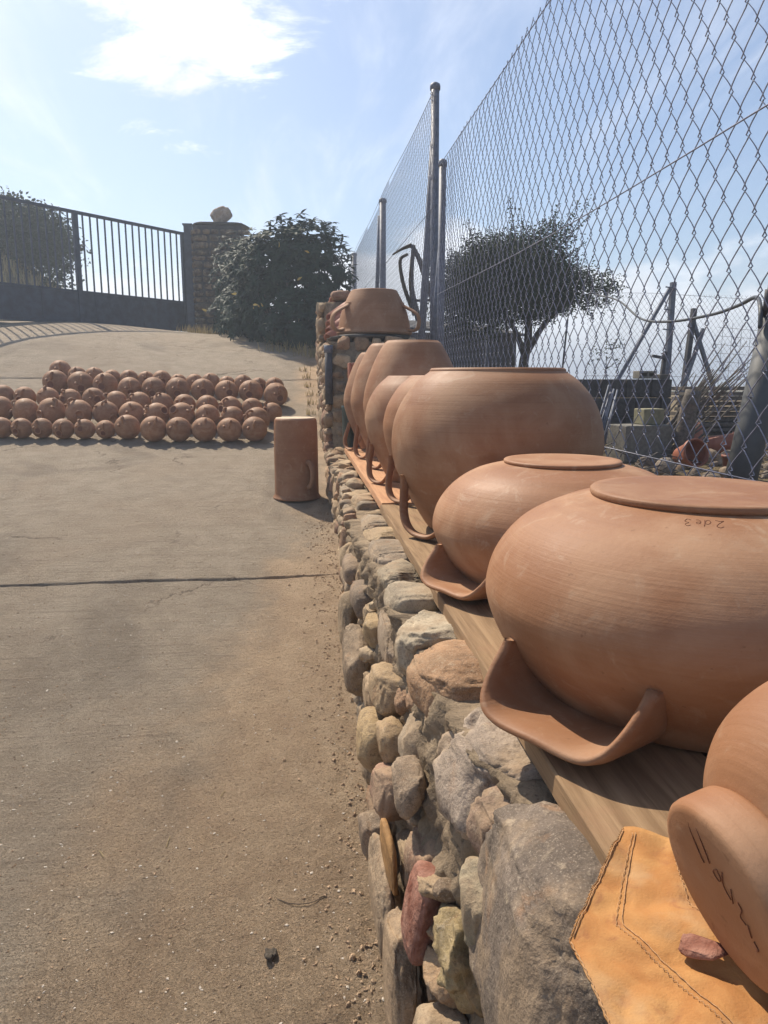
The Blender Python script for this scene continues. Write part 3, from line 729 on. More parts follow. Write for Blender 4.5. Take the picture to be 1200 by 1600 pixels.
scratch(jl, on_disc, st, .00055)
def on_side(a, b):
    z = .080-b; r = prof_r([(p[0], p[1]) for p in smooth_profile(prL, 4)], z)+.0003
    e1 = (qi @ Vector((0, -.25, .97))); az = math.atan2(e1.y, e1.x)+a/r; return Vector((r*math.cos(az), r*math.sin(az), z))
scratch(jl, on_side, [[(.000, .0), (-.002, .016), (.004, .006), (.009, .016), (.011, .0)], [(.015, .002), (.019, .010), (.023, .002), (.017, -.001)], [(.027, .012), (.028, .0)], [(-.012, .010), (-.006, .012)]], .0009)

# ---------------- canvas cloth ----------------
def build_cloth():
    # corners on the wall top: tip, left corner, and on under the jar
    A = Vector((.371, .755, .975)); B = Vector((.252, .610, .968)); C_ = Vector((.246, .34, .966)); D = Vector((.47, .34, .972)); E_ = Vector((.46, .705, .972))
    nu, nv = 70, 90; V = []; F = []
    def pt(u, v):   # u across (0 left edge .. 1 right), v from near (0) to far (1)
        L = C_.lerp(B, v/.78) if v < .78 else B.lerp(A, (v-.78)/.22)
        Rr = D.lerp(E_, v); p = L.lerp(Rr, u)
        over = max(0, .335-p.x); p.z -= over*over*1.2
        p.z += .017*abs(mn.noise(Vector((p.x*14, p.y*11, 3))))+.006*mn.noise(Vector((p.x*30+p.y*18, p.y*14, 9)))+.0022*mn.noise(Vector((p.x*45, p.y*40, 8)))+.003*math.exp(-((u-.55)/.1)**2)
        p.z = max(p.z, .9695) if p.x > .330 else p.z
        return p
    for j in range(nv+1):
        for i in range(nu+1):
            u = i/nu; v = j/nv; p = pt(u, v)
            if i == 0: p.x += .0035*mn.noise(Vector((p.y*170, 1, 2)))
            V.append(p)
    n = nu+1
    for j in range(nv):
        for i in range(nu): a = j*n+i; F.append((a, a+1, a+1+n, a+n))
    N = len(V); V += [v-Vector((0, 0, .0022)) for v in V]; F += [(f[3]+N, f[2]+N, f[1]+N, f[0]+N) for f in F]
    for j in range(nv):
        a = j*n; F.append((a, a+n, a+n+N, a+N)); a = j*n+nu; F.append((a+n, a, a+N, a+n+N))
    for i in range(nu): a = i; F.append((a+1, a, a+N, a+1+N)); a = nv*n+i; F.append((a, a+1, a+1+N, a+N))
    cl = thing('canvas_cloth', 'orange clay-stained canvas cloth with frayed stitched seams, draped over the wall edge', 'cloth', (.33, .5, .97))
    part('fabric', V, F, CLOTH, cl)
    # seams: twisted thread along the far left edge and down the middle
    mb = MB()
    def seam(uv0, uv1, k, amp, r):
        P = []
        for i in range(k*2+1):
            f = i/(k*2); u = uv0[0]+(uv1[0]-uv0[0])*f; v = uv0[1]+(uv1[1]-uv0[1])*f
            p = pt(u, v); p.z += .0013; s = amp*(1 if i % 2 else -1); p.x += s; p.y += s*.5; P.append(p)
        mb.tube(P, r, 5)
    seam((.004, .78), (.01, .995), 42, .0015, .0005); seam((.13, .985), (.60, .02), 60, .0011, .0004); seam((.022, .78), (.025, .99), 14, .0003, .0006)
    seam((.16, .985), (.63, .02), 30, .0003, .0005); seam((.55, .93), (.86, .25), 40, .0009, .0004)
    seam((.003, .02), (.003, .77), 30, .0005, .0006)
    mb.build('stitching', THREAD, cl, True)
build_cloth()
sh = thing('clay_shard', 'small pinkish red clay shard lying on the cloth under the jar base', 'shard', (.357, .556, .976))
V, F = rock(.024, .012, .0045, 5, 3, .30, 12, .05); link('fragment', mesh('fragment', V, F), BRICKM, sh, (0, 0, .011), (.35, -.3, -.9))

# ---------------- crock on the drive ----------------
gz = ground_z(-.015, 5.33, False)
mug = thing('clay_crock', 'tall straight-sided clay crock standing upside down on the drive beside the wall', 'clay pot', (-.022, 5.36, gz-.004), (0, R(0), 0))
prM = [(.170, .004), (.172, .012), (.163, .028), (.1585, .06), (.1575, .20), (.157, .40), (.155, .51), (.151, .562), (.143, .577), (.136, .582)]
_, spM = body(mug, prM, CLAY_MUG, 71, 96, .004)
V, F = lathe([(.141, .578), (.139, .583), (.12, .5845), (.004, .5850)], 72, 0, 0, False); link('base', mesh('base', V, F), SUNLIT_TOP, mug)
er = R(-58)
Pm = []
for z, rr in [(.275, .148), (.272, .18), (.23, .212), (.17, .215), (.115, .19), (.095, .150)]: Pm.append((rr*math.cos(er), rr*math.sin(er), z))
mb = MB().tube(cubic(Pm, 5), .019, 10); link('handle', mesh('handle', mb.V, mb.F), CLAY_MUG, mug)

# ---------------- clay canteens in rows ----------------
def make_canteen(kind):
    t = thing('clay_canteen', 'x', 'clay canteen')
    r = .5
    pr = [(.03, -.5), (.16, -.478), (.30, -.405), (.42, -.28), (.49, -.11), (.50, .03), (.47, .18), (.385, .325), (.27, .425), (.15, .477), (.06, .492), (.012, .495)]
    V, F = lathe(smooth_profile(pr, 3), 40, .012, kind); V = [(v[0], v[2], v[1]) for v in V]; F = [f[::-1] for f in F]
    V = [(v[0], v[1], v[2]+.5) for v in V]
    link('body', mesh('body', V, F), CLAY_D, t)
    # spout: a short open neck
    V, F = lathe([(.20, .42), (.150, .48), (.140, .54), (.178, .585), (.165, .595), (.125, .57), (.11, .50), (.01, .48)], 16, 0, 0, False, True)
    me = mesh('spout', V, F); sp = link('spout', me, CLAY_D, t, (0, 0, .5)); 
    V, F = lathe([(.128, .5745), (.05, .5735), (.004, .573)], 14, 0, 0, False); link('mouth_shadow', mesh('mouth_shade', V, F), MARK, t, (0, 0, .5)).name = 'mouth_shade'  # dark disc across the neck stands in for the shade inside
    # strap handle arched over the shoulder
    a = [(.0, -.47, .62), (.0, -.50, .72), (.0, -.55, .80), (.0, -.47, .90), (.0, -.34, .90), (0, -.30, .86)]
    if kind == 1: a = [(p[0], p[1]*.85, p[2]+.03) for p in a]
    mb = MB(); P = cubic(a, 4); mb.tube(P, .048, 8); link('handle', mesh('handle', mb.V, mb.F), CLAY_D, t)
    mb = MB(); mb.tube(cubic([(-.20, -.44, .62), (-.2, -.50, .60), (-.21, -.535, .565)], 3), [.055]*6+[.035], 8); link('nozzle', mesh('nozzle', mb.V, mb.F), CLAY_D, t)
    return t
protos = [make_canteen(0), make_canteen(1)]
for k in protos:
    sp = [c for c in k.children if c.name.startswith('spout')][0]; op = [c for c in k.children if c.name.startswith('mouth_shade')][0]
    # the neck points towards the camera and a little down
    for o in (sp, op): o.rotation_euler = (R(98), 0, 0)
ROWS = [
 [(-2.825,7.484,.204),(-2.639,7.473,.2),(-2.451,7.471,.198),(-2.246,7.436,.204),(-2.05,7.434,.198),(-1.853,7.432,.19),(-1.643,7.407,.242),(-1.38,7.312,.25),(-1.143,7.304,.24),(-.904,7.297,.242),(-.661,7.289,.24),(-.423,7.282,.246)],
 [(-3.017,7.99,.27),(-2.755,7.947,.262),(-2.49,7.915,.27),(-2.209,7.87,.272),(-1.943,7.86,.262),(-1.687,7.839,.26),(-1.434,7.809,.252),(-1.175,7.778,.262),(-.923,7.758,.25),(-.667,7.684,.25),(-.413,7.6,.262)],
 [(-3.169,8.513,.24),(-2.935,8.485,.23),(-2.681,8.432,.242),(-2.444,8.414,.23),(-2.185,8.361,.25),(-1.936,8.288,.24),(-1.69,8.259,.242),(-1.443,8.218,.24),(-1.202,8.167,.238),(-.962,8.117,.24),(-.716,8.066,.24),(-.487,8.038,.228),(-.275,7.926,.215)],
 [(-2.751,8.958,.285),(-2.461,8.901,.287),(-2.176,8.856,.28),(-1.888,8.756,.262),(-1.624,8.734,.27),(-1.35,8.702,.275),(-1.068,8.656,.272),(-.802,8.624,.266),(-.529,8.602,.27),(-.247,8.481,.272)],
 [(-2.83,9.43,.25),(-2.604,9.306,.215),(-2.40,9.285,.225),(-2.19,9.255,.2),(-1.99,9.224,.215),(-1.79,9.203,.2),(-1.60,9.151,.225),(-1.40,9.099,.2),(-1.21,9.07,.215),(-1.02,9.04,.225),(-.83,9.015,.2),(-.64,8.98,.225),(-.46,8.96,.2),(-.27,8.90,.22)]]
ORD = ['first', 'second', 'third', 'fourth', 'fifth', 'sixth', 'seventh', 'eighth', 'ninth', 'tenth', 'eleventh', 'twelfth', 'thirteenth', 'fourteenth']
RN = ['the front row', 'the second row', 'the third row', 'the large-sized fourth row', 'the last, mostly hidden row']
rnd = random.Random(2)
used = [False, False]
for ri, row in enumerate(ROWS):
    for i, (x, y, d) in enumerate(row):
        k = 0 if ri in (0, 3) else rnd.choice((0, 1)); n = len(row)-1-i
        lab = ('round clay canteen, %s from the %s in %s' % ((ORD[n], 'right', RN[ri]) if n < len(row)/2 else (ORD[i], 'left end', RN[ri])))
        z = ground_z(x, y, False)
        # row leans: spout forward, turned a little either way, some rolled over
        rot = (rnd.uniform(-.25, .2), rnd.uniform(-.3, .3), rnd.uniform(-.45, .35)) if ri in (0, 1, 2) else (rnd.uniform(-.12, .2), rnd.uniform(-.15, .15), rnd.uniform(-.2, .35))
        if ri in (1, 2): rot = (rot[0]-.15, rot[1]+rnd.choice((0, .5, -.5)), rot[2]+rnd.choice((0, .7, -.7)))
        M = __import__('mathutils').Euler(rot).to_matrix(); c = Vector((0, 0, d/2)); off = c-M @ c
        loc = (x+off.x, y+off.y, z+.002+off.z)
        if not used[k]:
            used[k] = True; t = protos[k]; t.location = loc; t.rotation_euler = rot; t['label'] = lab; t['group'] = 'clay canteens drying in rows on the drive'
        else: t = copy_tree(protos[k], loc, rot, lab, 'clay canteens drying in rows on the drive')
        t.scale = (d*rnd.uniform(.97, 1.0), d*.96, d*rnd.uniform(.95, .99))
        if ri in (0,) and i >= 6 or ri == 1:       # these show only the small nozzle and strap, no wide mouth towards the camera
            for c in t.children:
                if c.name.startswith(('spout', 'mouth_shade')): c.rotation_euler = (R(98), 0, R(150 if ri == 0 else rnd.choice((70, 150, -80))))

# ---------------- things beside the wall ----------------
fl = thing('terracotta_flue', 'upright square red clay flue tile behind the last jar on the wall', 'flue', (.50, 5.95, .95))
mb = MB()
for a in ((.40, .42, 5.86, 6.06), (.58, .60, 5.86, 6.06), (.42, .58, 5.86, 5.88), (.42, .58, 6.04, 6.06)): mb.box(a[0], a[1], a[2], a[3], .93, 1.615)
o = mb.build('tile_wall', RED_CLAY, fl)
mod = o.modifiers.new('b', 'BEVEL'); mod.width = .008; mod.segments = 2
tb = thing('plastic_tub', 'dark green plastic tub wedged between the far jars and the higher wall', 'tub', (.385, 5.93, .93))
V, F = lathe([(.075, 0), (.078, .01), (.088, .30), (.094, .31), (.094, .33), (.086, .33), (.080, .30), (.07, .03), (.004, .025)], 32); o = link('shell', mesh('shell', V, F), PLASTIC_G, tb); tb.location = (.385, 5.80, .955)
o.scale = (.55, .8, 1.0)

# ---------------- chain-link fences ----------------
def wire_mesh(parent, X, y0, y1, zbot, ztop, Wd, H, r, ns, sides, seed, mat_, xf=None):
    V = []; F = []; n = int((y1-y0)/(Wd/2))
    rnd = random.Random(seed)
    for j in range(n+1):
        ya = y0+j*Wd/2; k0 = int(math.floor(zbot(ya)/(H/2))); k1 = int(math.floor(ztop(ya)/(H/2)))
        P = []
        for k in range(k0, k1):
            left = (j+k) % 2 == 0
            s = 1 if left else -1; base = ya if left else ya+Wd/2; z = k*H/2
            jog = .10
            for i in range(ns):
                t = i/ns
                if t == 0: y = -jog*.5*s
                else: y = s*(t**1.45)*(1+.0)
                zz = z+(H/2)*t
                # the crossing: the wire hooks round its neighbour just above the joint
                x = X+(.0035 if left else -.0035)*math.cos(math.pi*t)
                P.append((x+(xf(ya, zz) if xf else 0), base+(y if t else -.10*s)*Wd/2, zz))
            P.append((X+(xf(ya, z) if xf else 0), base+s*1.13*Wd/2, z+H/2*.985))
        if len(P) < 2: continue
        b = len(V)
        for (x, y, z) in P:
            for q in range(sides):
                a = 2*math.pi*q/sides; V.append((x+r*math.cos(a), y+r*math.sin(a), z+r*.35*math.sin(a)))
        for i in range(len(P)-1):
            for q in range(sides): a = b+i*sides+q; c = b+i*sides+(q+1) % sides; F.append((a, c, c+sides, a+sides))
    return part('wire_mesh', V, F, mat_, parent, False)
def post(parent, x, y, z0, z1, r, lean=(0, 0), cap=True, m=None):
    a = (x-lean[0], y-lean[1], z0); b = (x, y, z1)
    o = MB().tube([a, b], r, 16).build('post', m or STEEL, parent, True)
    if cap:
        p = parent.location; V, F = lathe([(r*1.12, -.03), (r*1.22, -.028), (r*1.25, .0), (r*1.1, .018), (r*.6, .030), (.003, .034)], 16)
        link('cap', mesh('cap', V, F), m or STEEL, o, (x-p[0], y-p[1], z1-p[2]))
    return o
XF = 1.16
f1 = thing('chain_link_fence', 'near chain-link fence running right beside the big pots', 'fence', (XF, 3.5, 1.0))
bulge = lambda y, z: .030*mn.noise(Vector((y*.9, z*1.1, 4)))+.006*mn.noise(Vector((y*4, z*4, 4)))
wire_mesh(f1, XF, 1.05, 6.18, lambda y: 1.02, lambda y: 3.17, .096, .132, .0020, 7, 5, 1, WIRE, bulge)
def strand(parent, pts, r, m=WIRE, name='tension_wire'): return MB().tube(pts, r, 6).build(name, m, parent, True)
strand(f1, [(XF, 1.0, 3.165), (XF, 6.2, 3.165)], .0028); strand(f1, cubic([(XF-.006, 1.0, 2.17), (XF-.008, 3.4, 2.135), (XF-.006, 6.2, 2.17)], 6), .0023)
strand(f1, [(XF-.006, 1.0, 1.24), (XF-.006, 6.2, 1.24)], .0022)
post(f1, XF+.03, 6.23, .9, 3.19, .030); 
f2 = thing('chain_link_fence', 'taller far chain-link fence rising behind the two-handled pot', 'fence', (1.2, 11, 1.5))
ztop2 = lambda y: 3.90+.012*(y-6.4)+.02*math.sin(y*1.4)
wire_mesh(f2, 1.20, 6.62, 17.6, lambda y: 1.85, ztop2, .096, .132, .0020, 4, 3, 2, WIRE)
strand(f2, [(1.2, 6.6+i*.5, ztop2(6.6+i*.5)) for i in range(22)], .003); strand(f2, [(1.2, 6.6, 2.95), (1.2, 17.6, 3.1)], .003)
post(f2, 1.235, 6.86, .9, 3.98, .037, (-.02, 0)); post(f2, 1.23, 10.85, 1.2, 3.93, .045, (.0, 0)); post(f2, 1.23, 16.2, 1.2, 4.05, .05); MB().tube([(1.24, 6.9, 3.55), (1.225, 7.75, .95)], .036, 14).build('brace', STEEL, f2, True)
MB().tube([(1.18, 11.5, 1.9), (1.2, 10.95, 3.75)], .030, 10).build('brace', STEEL, f2, True)
st_ = MB().tube([(1.235, 6.40, 2.9), (1.15, 6.75, .95)], .020, 10).build('brace', STEEL, f2, True)
# scraps of tying wire on the tall post
for z in (3.86, 3.82, 3.45, 3.2):
    strand(f2, cubic([(1.20, 6.80, z), (1.19, 6.74, z+.03), (1.17, 6.72, z+.01), (1.20, 6.70, z-.02), (1.22, 6.8, z-.03)], 4), .003, WIRE, 'tie_wire')

# ---------------- gate ----------------
GA = Vector((-2.16, 15.45, 2.33)); GB = Vector((-5.45, 11.66, 2.37)); gd = (GB-GA); gd.z = 0; GL = gd.length; gd.normalize(); gn = Vector((-gd.y, gd.x, 0))
gate = thing('metal_gate', 'tall dark blue-grey sliding gate with vertical bars over a solid panel', 'gate', GA)
def gp(s, z): return (GA.x+gd.x*s, GA.y+gd.y*s, z)
Zb, Zm, Zt = 2.42, 2.955, 4.275
def slab(mb, s0, s1, z0, z1, th): mb.beam(gp(s0, (z0+z1)/2), gp(s1, (z0+z1)/2), th, z1-z0); return mb
slab(MB(), 0, GL, Zt-.05, Zt, .05).build('top_rail', GATE, gate); slab(MB(), 0, GL, Zm-.02, Zm+.02, .045).build('middle_rail', GATE, gate); slab(MB(), 0, GL, Zb-.02, Zb+.03, .05).build('bottom_rail', GATE, gate)
pan = np.linspace(.03, GL, 6)
for i in range(5):
    slab(MB(), pan[i]+.004, pan[i+1]-.004, Zb+.03, Zm-.02, .012).build('panel', GATE, gate)
for s in (pan[2], pan[3]): MB().beam(gp(s, Zb), gp(s, Zm), .03, .05, tuple(gd)).build('stile', GATE, gate)
# where the centre stile stands (x=142px -> s)
sC = 2.33
MB().beam(gp(sC, Zb), gp(sC, Zt-.05), .06, .085, tuple(gd)).build('stile', GATE, gate)
MB().beam(gp(.02, Zb), gp(.02, Zt), .06, .06, tuple(gd)).build('stile', GATE, gate)
bars = list(np.linspace(.02, sC, 17)[1:-1])+list(sC+np.arange(1, 40)*.1355)
for s in bars:
    if s < GL-.02: MB().beam(gp(s, Zm+.02), gp(s, Zt-.05), .022, .022, tuple(gd)).build('bar', GATE, gate)
gpst = thing('gate_post', 'dark square steel post between the gate and the stone pillar', 'post', (-2.08, 15.42, 2.2))
MB().box(-2.13, -1.98, 15.36, 15.52, 2.15, 4.40).build('shaft', GATE, gpst); MB().box(-2.15, -1.96, 15.34, 15.54, 4.40, 4.425).build('cap_plate', GATE, gpst)
th_ = thing('gate_track', 'pale strip of gate sill lying under the gate', 'sill', (GA.x, GA.y, 2.3)); o = slab(MB(), -.1, GL, 2.28, 2.355, .14)
for k, v in enumerate(o.V):
    o.V[k] = (v[0], v[1], v[2])
o.build('sill', CEMENT, th_)

# ---------------- stone pillar ----------------
pil = thing('stone_pillar', 'square rubble-stone gate pillar with a flat capstone, half covered by the bush', 'pillar', (-1.45, 15.5, 2.2))
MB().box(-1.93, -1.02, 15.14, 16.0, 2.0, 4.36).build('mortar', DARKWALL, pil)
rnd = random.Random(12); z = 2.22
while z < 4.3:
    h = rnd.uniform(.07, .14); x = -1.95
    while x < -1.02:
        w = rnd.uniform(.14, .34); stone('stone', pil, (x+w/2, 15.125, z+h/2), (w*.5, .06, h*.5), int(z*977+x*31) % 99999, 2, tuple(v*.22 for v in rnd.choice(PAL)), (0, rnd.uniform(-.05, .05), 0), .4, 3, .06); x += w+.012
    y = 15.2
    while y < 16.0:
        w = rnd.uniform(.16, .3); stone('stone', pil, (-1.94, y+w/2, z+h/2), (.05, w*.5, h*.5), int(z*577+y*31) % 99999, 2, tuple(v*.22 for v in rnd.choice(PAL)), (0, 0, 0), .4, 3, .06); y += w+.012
    z += h+.014
V, F = rock(.56, .56, .038, 3, 4, .10, 0, .012); link('capstone', mesh('capstone', V, F), SLATE, pil, (.02, .12, 2.205))
bo = thing('boulder', 'rounded pale boulder balanced on top of the stone gate pillar', 'rock', (-1.40, 15.4, 4.44))
V, F = rock(.19, .15, .17, 31, 4, .8, 4, .08); o = link('stone', mesh('stone', V, F), STONE, bo, (0, 0, .14), (.1, -.45, .2)); o.color = (.42, .34, .27, 1)

# ---------------- vegetation ----------------
def leaf_mesh(L, w, fold=.25, droop=.25, n=4):
    V = [(0, 0, 0)]; F = []
    for i in range(1, n):
        t = i/n; ww = w*math.sin(math.pi*min(1, t**.8))*.5; z = -droop*L*t*t
        V += [(-ww, t*L, z+ww*fold), (0, t*L, z), (ww, t*L, z+ww*fold)]
    V.append((0, L, -droop*L))
    F += [(0, 2, 1), (0, 3, 2)]
    for i in range(n-2):
        a = 1+i*3; F += [(a, a+1, a+4, a+3), (a+1, a+2, a+5, a+4)]
    a = 1+(n-2)*3; e = len(V)-1; F += [(a, a+1, e), (a+1, a+2, e)]
    return V, F
from mathutils import Euler, Matrix
def rosette(rnd, c, dirv, L, w, n):
    """leaves spread round a twig tip"""
    out = []; q = Vector(dirv).to_track_quat('Z', 'Y').to_matrix()
    for k in range(n):
        a = 2*math.pi*k/n+rnd.uniform(-.3, .3); el = rnd.uniform(-.25, .6)
        M = q @ Matrix.Rotation(a, 3, 'Z') @ Matrix.Rotation(el, 3, 'X'); out.append((Vector(c), M, L*rnd.uniform(.7, 1.15), w))
    return out
bush = thing('broadleaf_bush', 'large dark bush with glossy hand-shaped leaves filling the corner beside the gate pillar', 'bush', (-.05, 11.9, 1.9))
rnd = random.Random(77)
BL = [((-.05, 12.0, 2.85), (.88, .62, .95)), ((.35, 11.9, 3.05), (.55, .5, .72)), ((-.35, 11.9, 3.25), (.50, .45, .55)), ((-.6, 12.3, 2.5), (.55, .5, .75)), ((.15, 11.8, 3.45), (.52, .42, .42)), ((.1, 11.6, 2.3), (.70, .5, .55)),
      ((-.95, 13.6, 3.0), (.42, .6, .85)), ((-.85, 13.0, 2.5), (.5, .5, .6)), ((-1.12, 14.2, 3.3), (.42, .5, .80)), ((-1.15, 14.0, 2.6), (.40, .4, .45)), ((-.55, 12.3, 3.2), (.45, .5, .5)), ((.45, 12.0, 2.4), (.5, .5, .5))]
lv = []
for (c, s) in BL:
    for k in range(int(230*s[0]*s[2]/.4)):
        v = Vector((rnd.gauss(0, 1), rnd.gauss(0, 1), rnd.gauss(0, 1))).normalized(); rr = rnd.uniform(.45, 1.0)**.5
        p = Vector((c[0]+v.x*s[0]*rr, c[1]+v.y*s[1]*rr, c[2]+v.z*s[2]*rr))
        if p.z < ground_z(p.x, p.y, False)+.05: continue
        lv += rosette(rnd, p, v+Vector((0, -.3, .7)), .115, .046, 7)
# topmost shoots that stand clear of the crown
for (x, y, z) in [(-.38, 11.8, 3.80), (-.22, 11.8, 3.88), (-.05, 11.7, 3.80), (.12, 11.7, 3.90), (.30, 11.8, 3.84), (.42, 11.8, 3.76), (.58, 11.8, 3.80), (.70, 11.9, 3.62), (.82, 12, 3.42), (.88, 12, 3.2), (-.5, 11.9, 3.62), (-.72, 12.2, 3.45), (-.8, 12.3, 3.3), (-1.0, 13, 3.5), (.02, 11.7, 3.72), (.5, 11.8, 3.6)]:
    for k in range(3):
        lv += rosette(rnd, (x+rnd.uniform(-.03, .03), y, z-k*.07), (rnd.uniform(-.2, .2), 0, 1), .13, .046, 8)
LV, LF = leaf_mesh(1, .40)
def cloud(lv, LV, LF):
    mb_V = []; mb_F = []
    for (p, M, L, w) in lv:
        n = len(mb_V)
        for v in LV: q = M @ (Vector(v)*L); mb_V.append((p.x+q.x, p.y+q.y, p.z+q.z))
        mb_F += [tuple(i+n for i in f) for f in LF]
    return mb_V, mb_F
lv.sort(key=lambda a: a[0].y*1.0-a[0].z*.6)
near, rest = lv[:300], lv[300:]
lm = mesh('leaf', LV, LF, False); lm.materials.append(LEAF_BUSH)
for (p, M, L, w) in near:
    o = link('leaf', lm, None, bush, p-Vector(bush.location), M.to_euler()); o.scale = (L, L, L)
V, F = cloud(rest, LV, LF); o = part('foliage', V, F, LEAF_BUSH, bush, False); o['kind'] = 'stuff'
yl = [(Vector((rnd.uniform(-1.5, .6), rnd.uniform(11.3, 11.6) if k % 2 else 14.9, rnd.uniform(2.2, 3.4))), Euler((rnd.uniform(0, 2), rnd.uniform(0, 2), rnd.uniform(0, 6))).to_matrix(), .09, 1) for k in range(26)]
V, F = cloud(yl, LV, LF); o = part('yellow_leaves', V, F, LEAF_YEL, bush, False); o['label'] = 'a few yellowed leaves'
for i in range(9):
    a = rnd.uniform(-.5, .5); b = (-.05+a*1.6, 11.9+rnd.uniform(-.3, .3), 3.2)
    MB().tube(cubic([(-.05+a*.5, 11.75, 1.8), (-.05+a*.8, 11.75, 2.3), b], 5), [.02-.001*k for k in range(11)], 6).build('stem', BARK, bush, True)
# dry weeds at the foot of pillar and bush
def tufts(name, label, spots, n, h, seed, m, spread):
    rnd = random.Random(seed); mb = MB()
    for (x0, y0) in spots:
        for _ in range(n):
            x = x0+rnd.gauss(0, spread); y = y0+rnd.gauss(0, spread*.6); z = ground_z(x, y, False); a = rnd.uniform(0, 6.28); w = .006; l = h*rnd.uniform(.4, 1.1)
            dx, dy = math.cos(a)*w, math.sin(a)*w; bx, by = rnd.uniform(-.4, .4)*l, rnd.uniform(-.4, .4)*l
            mb.add([(x-dx, y-dy, z-.01), (x+dx, y+dy, z-.01), (x+dx*.7+bx*.4, y+dy*.7+by*.4, z+l*.6), (x-dx*.7+bx*.4, y-dy*.7+by*.4, z+l*.6), (x+bx, y+by, z+l)], [(0, 1, 2, 3), (3, 2, 4)])
    o = mb.build(name, m); o['kind'] = 'stuff'; tag(o, label, 'weeds')
tufts('weeds', 'dry straw-coloured weeds along the foot of the stone pillar and the bush', [(-2.0+i*.16, 14.6-.16*i) for i in range(13)]+[(.1, 11.0), (-.2, 11.2), (.2, 10.8)], 46, .16, 3, GRASSM, .12)
tufts('weeds', 'small dry weeds in the crack beside the far wall foot', [(.12+.02*math.sin(i), 8.2+i*.35) for i in range(6)], 14, .08, 5, GRASSM, .03)

def small_tree(name, label, loc, blobs, trunk, nl, L, wr, m, seed, sprigs=()):
    t = thing(name, label, 'tree', loc); rnd = random.Random(seed); lv = []
    tot = sum(s[0]*s[1]*s[2] for c, s in blobs)
    for (c, s) in blobs:
        k = int(nl*s[0]*s[1]*s[2]/tot)
        # leaves sit in little clumps strung along twigs
        for _ in range(k//9):
            v = Vector((rnd.gauss(0, 1), rnd.gauss(0, 1), rnd.gauss(0, 1))).normalized(); rr = rnd.uniform(.12, 1.08)**.42
            p0 = Vector((c[0]+v.x*s[0]*rr, c[1]+v.y*s[1]*rr, c[2]+v.z*s[2]*rr)); d = (v+Vector((rnd.uniform(-.6, .6), rnd.uniform(-.6, .6), rnd.uniform(-.1, .8)))).normalized()
            for q in range(9):
                p = p0+d*(q*L*.55)+Vector((rnd.gauss(0, L*.35), rnd.gauss(0, L*.35), rnd.gauss(0, L*.35)))
                lv.append((p, Euler((rnd.uniform(-1.2, 1.2), rnd.uniform(-1, 1), rnd.uniform(0, 6.28))).to_matrix(), L*rnd.uniform(.7, 1.2), 1))
    for (a, b, n) in sprigs:
        a = Vector(a); b = Vector(b); MB().tube([a, b], [.008, .003], 4).build('twig', BARK, t, True)
        for q in range(n):
            p = a.lerp(b, rnd.random()**.8)+Vector((rnd.gauss(0, L*.6), rnd.gauss(0, L*.6), rnd.gauss(0, L*.5)))
            lv.append((p, Euler((rnd.uniform(-1.2, 1.2), rnd.uniform(-1, 1), rnd.uniform(0, 6.28))).to_matrix(), L*rnd.uniform(.7, 1.2), 1))
    tv, tf = leaf_mesh(1, wr, .2, .15, 2)
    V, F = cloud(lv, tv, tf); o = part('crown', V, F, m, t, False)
    for j, (P, r0, r1) in enumerate(trunk):
        q = cubic(P, 5); MB().tube(q, [r0+(r1-r0)*i/(len(q)-1) for i in range(len(q))], 9).build('trunk' if j == 0 else 'branch', BARK, t, True)
    return t
small_tree('olive_tree', 'small dense evergreen tree behind the near chain-link fence', (2.75, 9.0, 1.0),
   [((2.55, 9.1, 2.72), (.50, .6, .34)), ((2.12, 9.1, 2.60), (.42, .5, .30)), ((3.02, 9.0, 2.60), (.36, .5, .26)), ((2.6, 9.0, 2.42), (.66, .6, .24)), ((2.95, 9.0, 2.95), (.26, .35, .24)), ((3.42, 9.0, 2.52), (.34, .3, .17)), ((2.28, 9.0, 2.94), (.26, .35, .15)), ((1.98, 9.1, 2.30), (.32, .45, .20)), ((2.62, 9.0, 3.0), (.16, .3, .16)), ((3.12, 9.0, 3.12), (.15, .2, .15)), ((1.86, 9.1, 2.75), (.14, .2, .12)), ((3.72, 9.0, 2.52), (.16, .2, .12)), ((3.35, 9.0, 2.72), (.16, .2, .10)), ((2.2, 9.1, 2.15), (.30, .4, .14))],
   [([(2.72, 8.95, .9), (2.74, 8.95, 1.6), (2.80, 8.97, 2.0), (2.78, 9.0, 2.6)], .075, .035), ([(2.76, 8.95, 1.75), (2.62, 9.0, 2.1), (2.3, 9.05, 2.55)], .045, .015), ([(2.78, 8.95, 1.8), (3.0, 8.95, 2.15), (3.35, 9.0, 2.5)], .045, .015), ([(2.70, 8.95, 1.3), (2.58, 8.95, 1.8), (2.5, 9.0, 2.3)], .03, .012)],
   62000, .036, .6, LEAF_TREE, 9,
   [((2.62, 9, 3.1), (2.52, 9, 3.60), 60), ((2.72, 9, 3.1), (2.66, 9, 3.45), 40), ((3.0, 9, 3.2), (3.12, 9, 3.52), 40), ((3.15, 9, 3.2), (3.38, 9, 3.58), 60), ((3.2, 9, 3.1), (3.60, 9, 3.50), 60), ((3.3, 9, 3.2), (3.52, 9, 3.62), 30), ((3.2, 9, 2.9), (3.48, 9, 3.10), 30), ((3.6, 9, 2.6), (3.95, 9, 2.50), 60), ((3.5, 9, 2.7), (3.85, 9, 2.78), 50), ((3.4, 9, 2.4), (3.62, 9, 2.22), 40), ((1.95, 9, 2.8), (1.80, 9, 3.02), 40), ((2.1, 9, 3.1), (2.02, 9, 3.3), 40), ((2.9, 9, 2.3), (3.0, 9, 2.12), 40)])
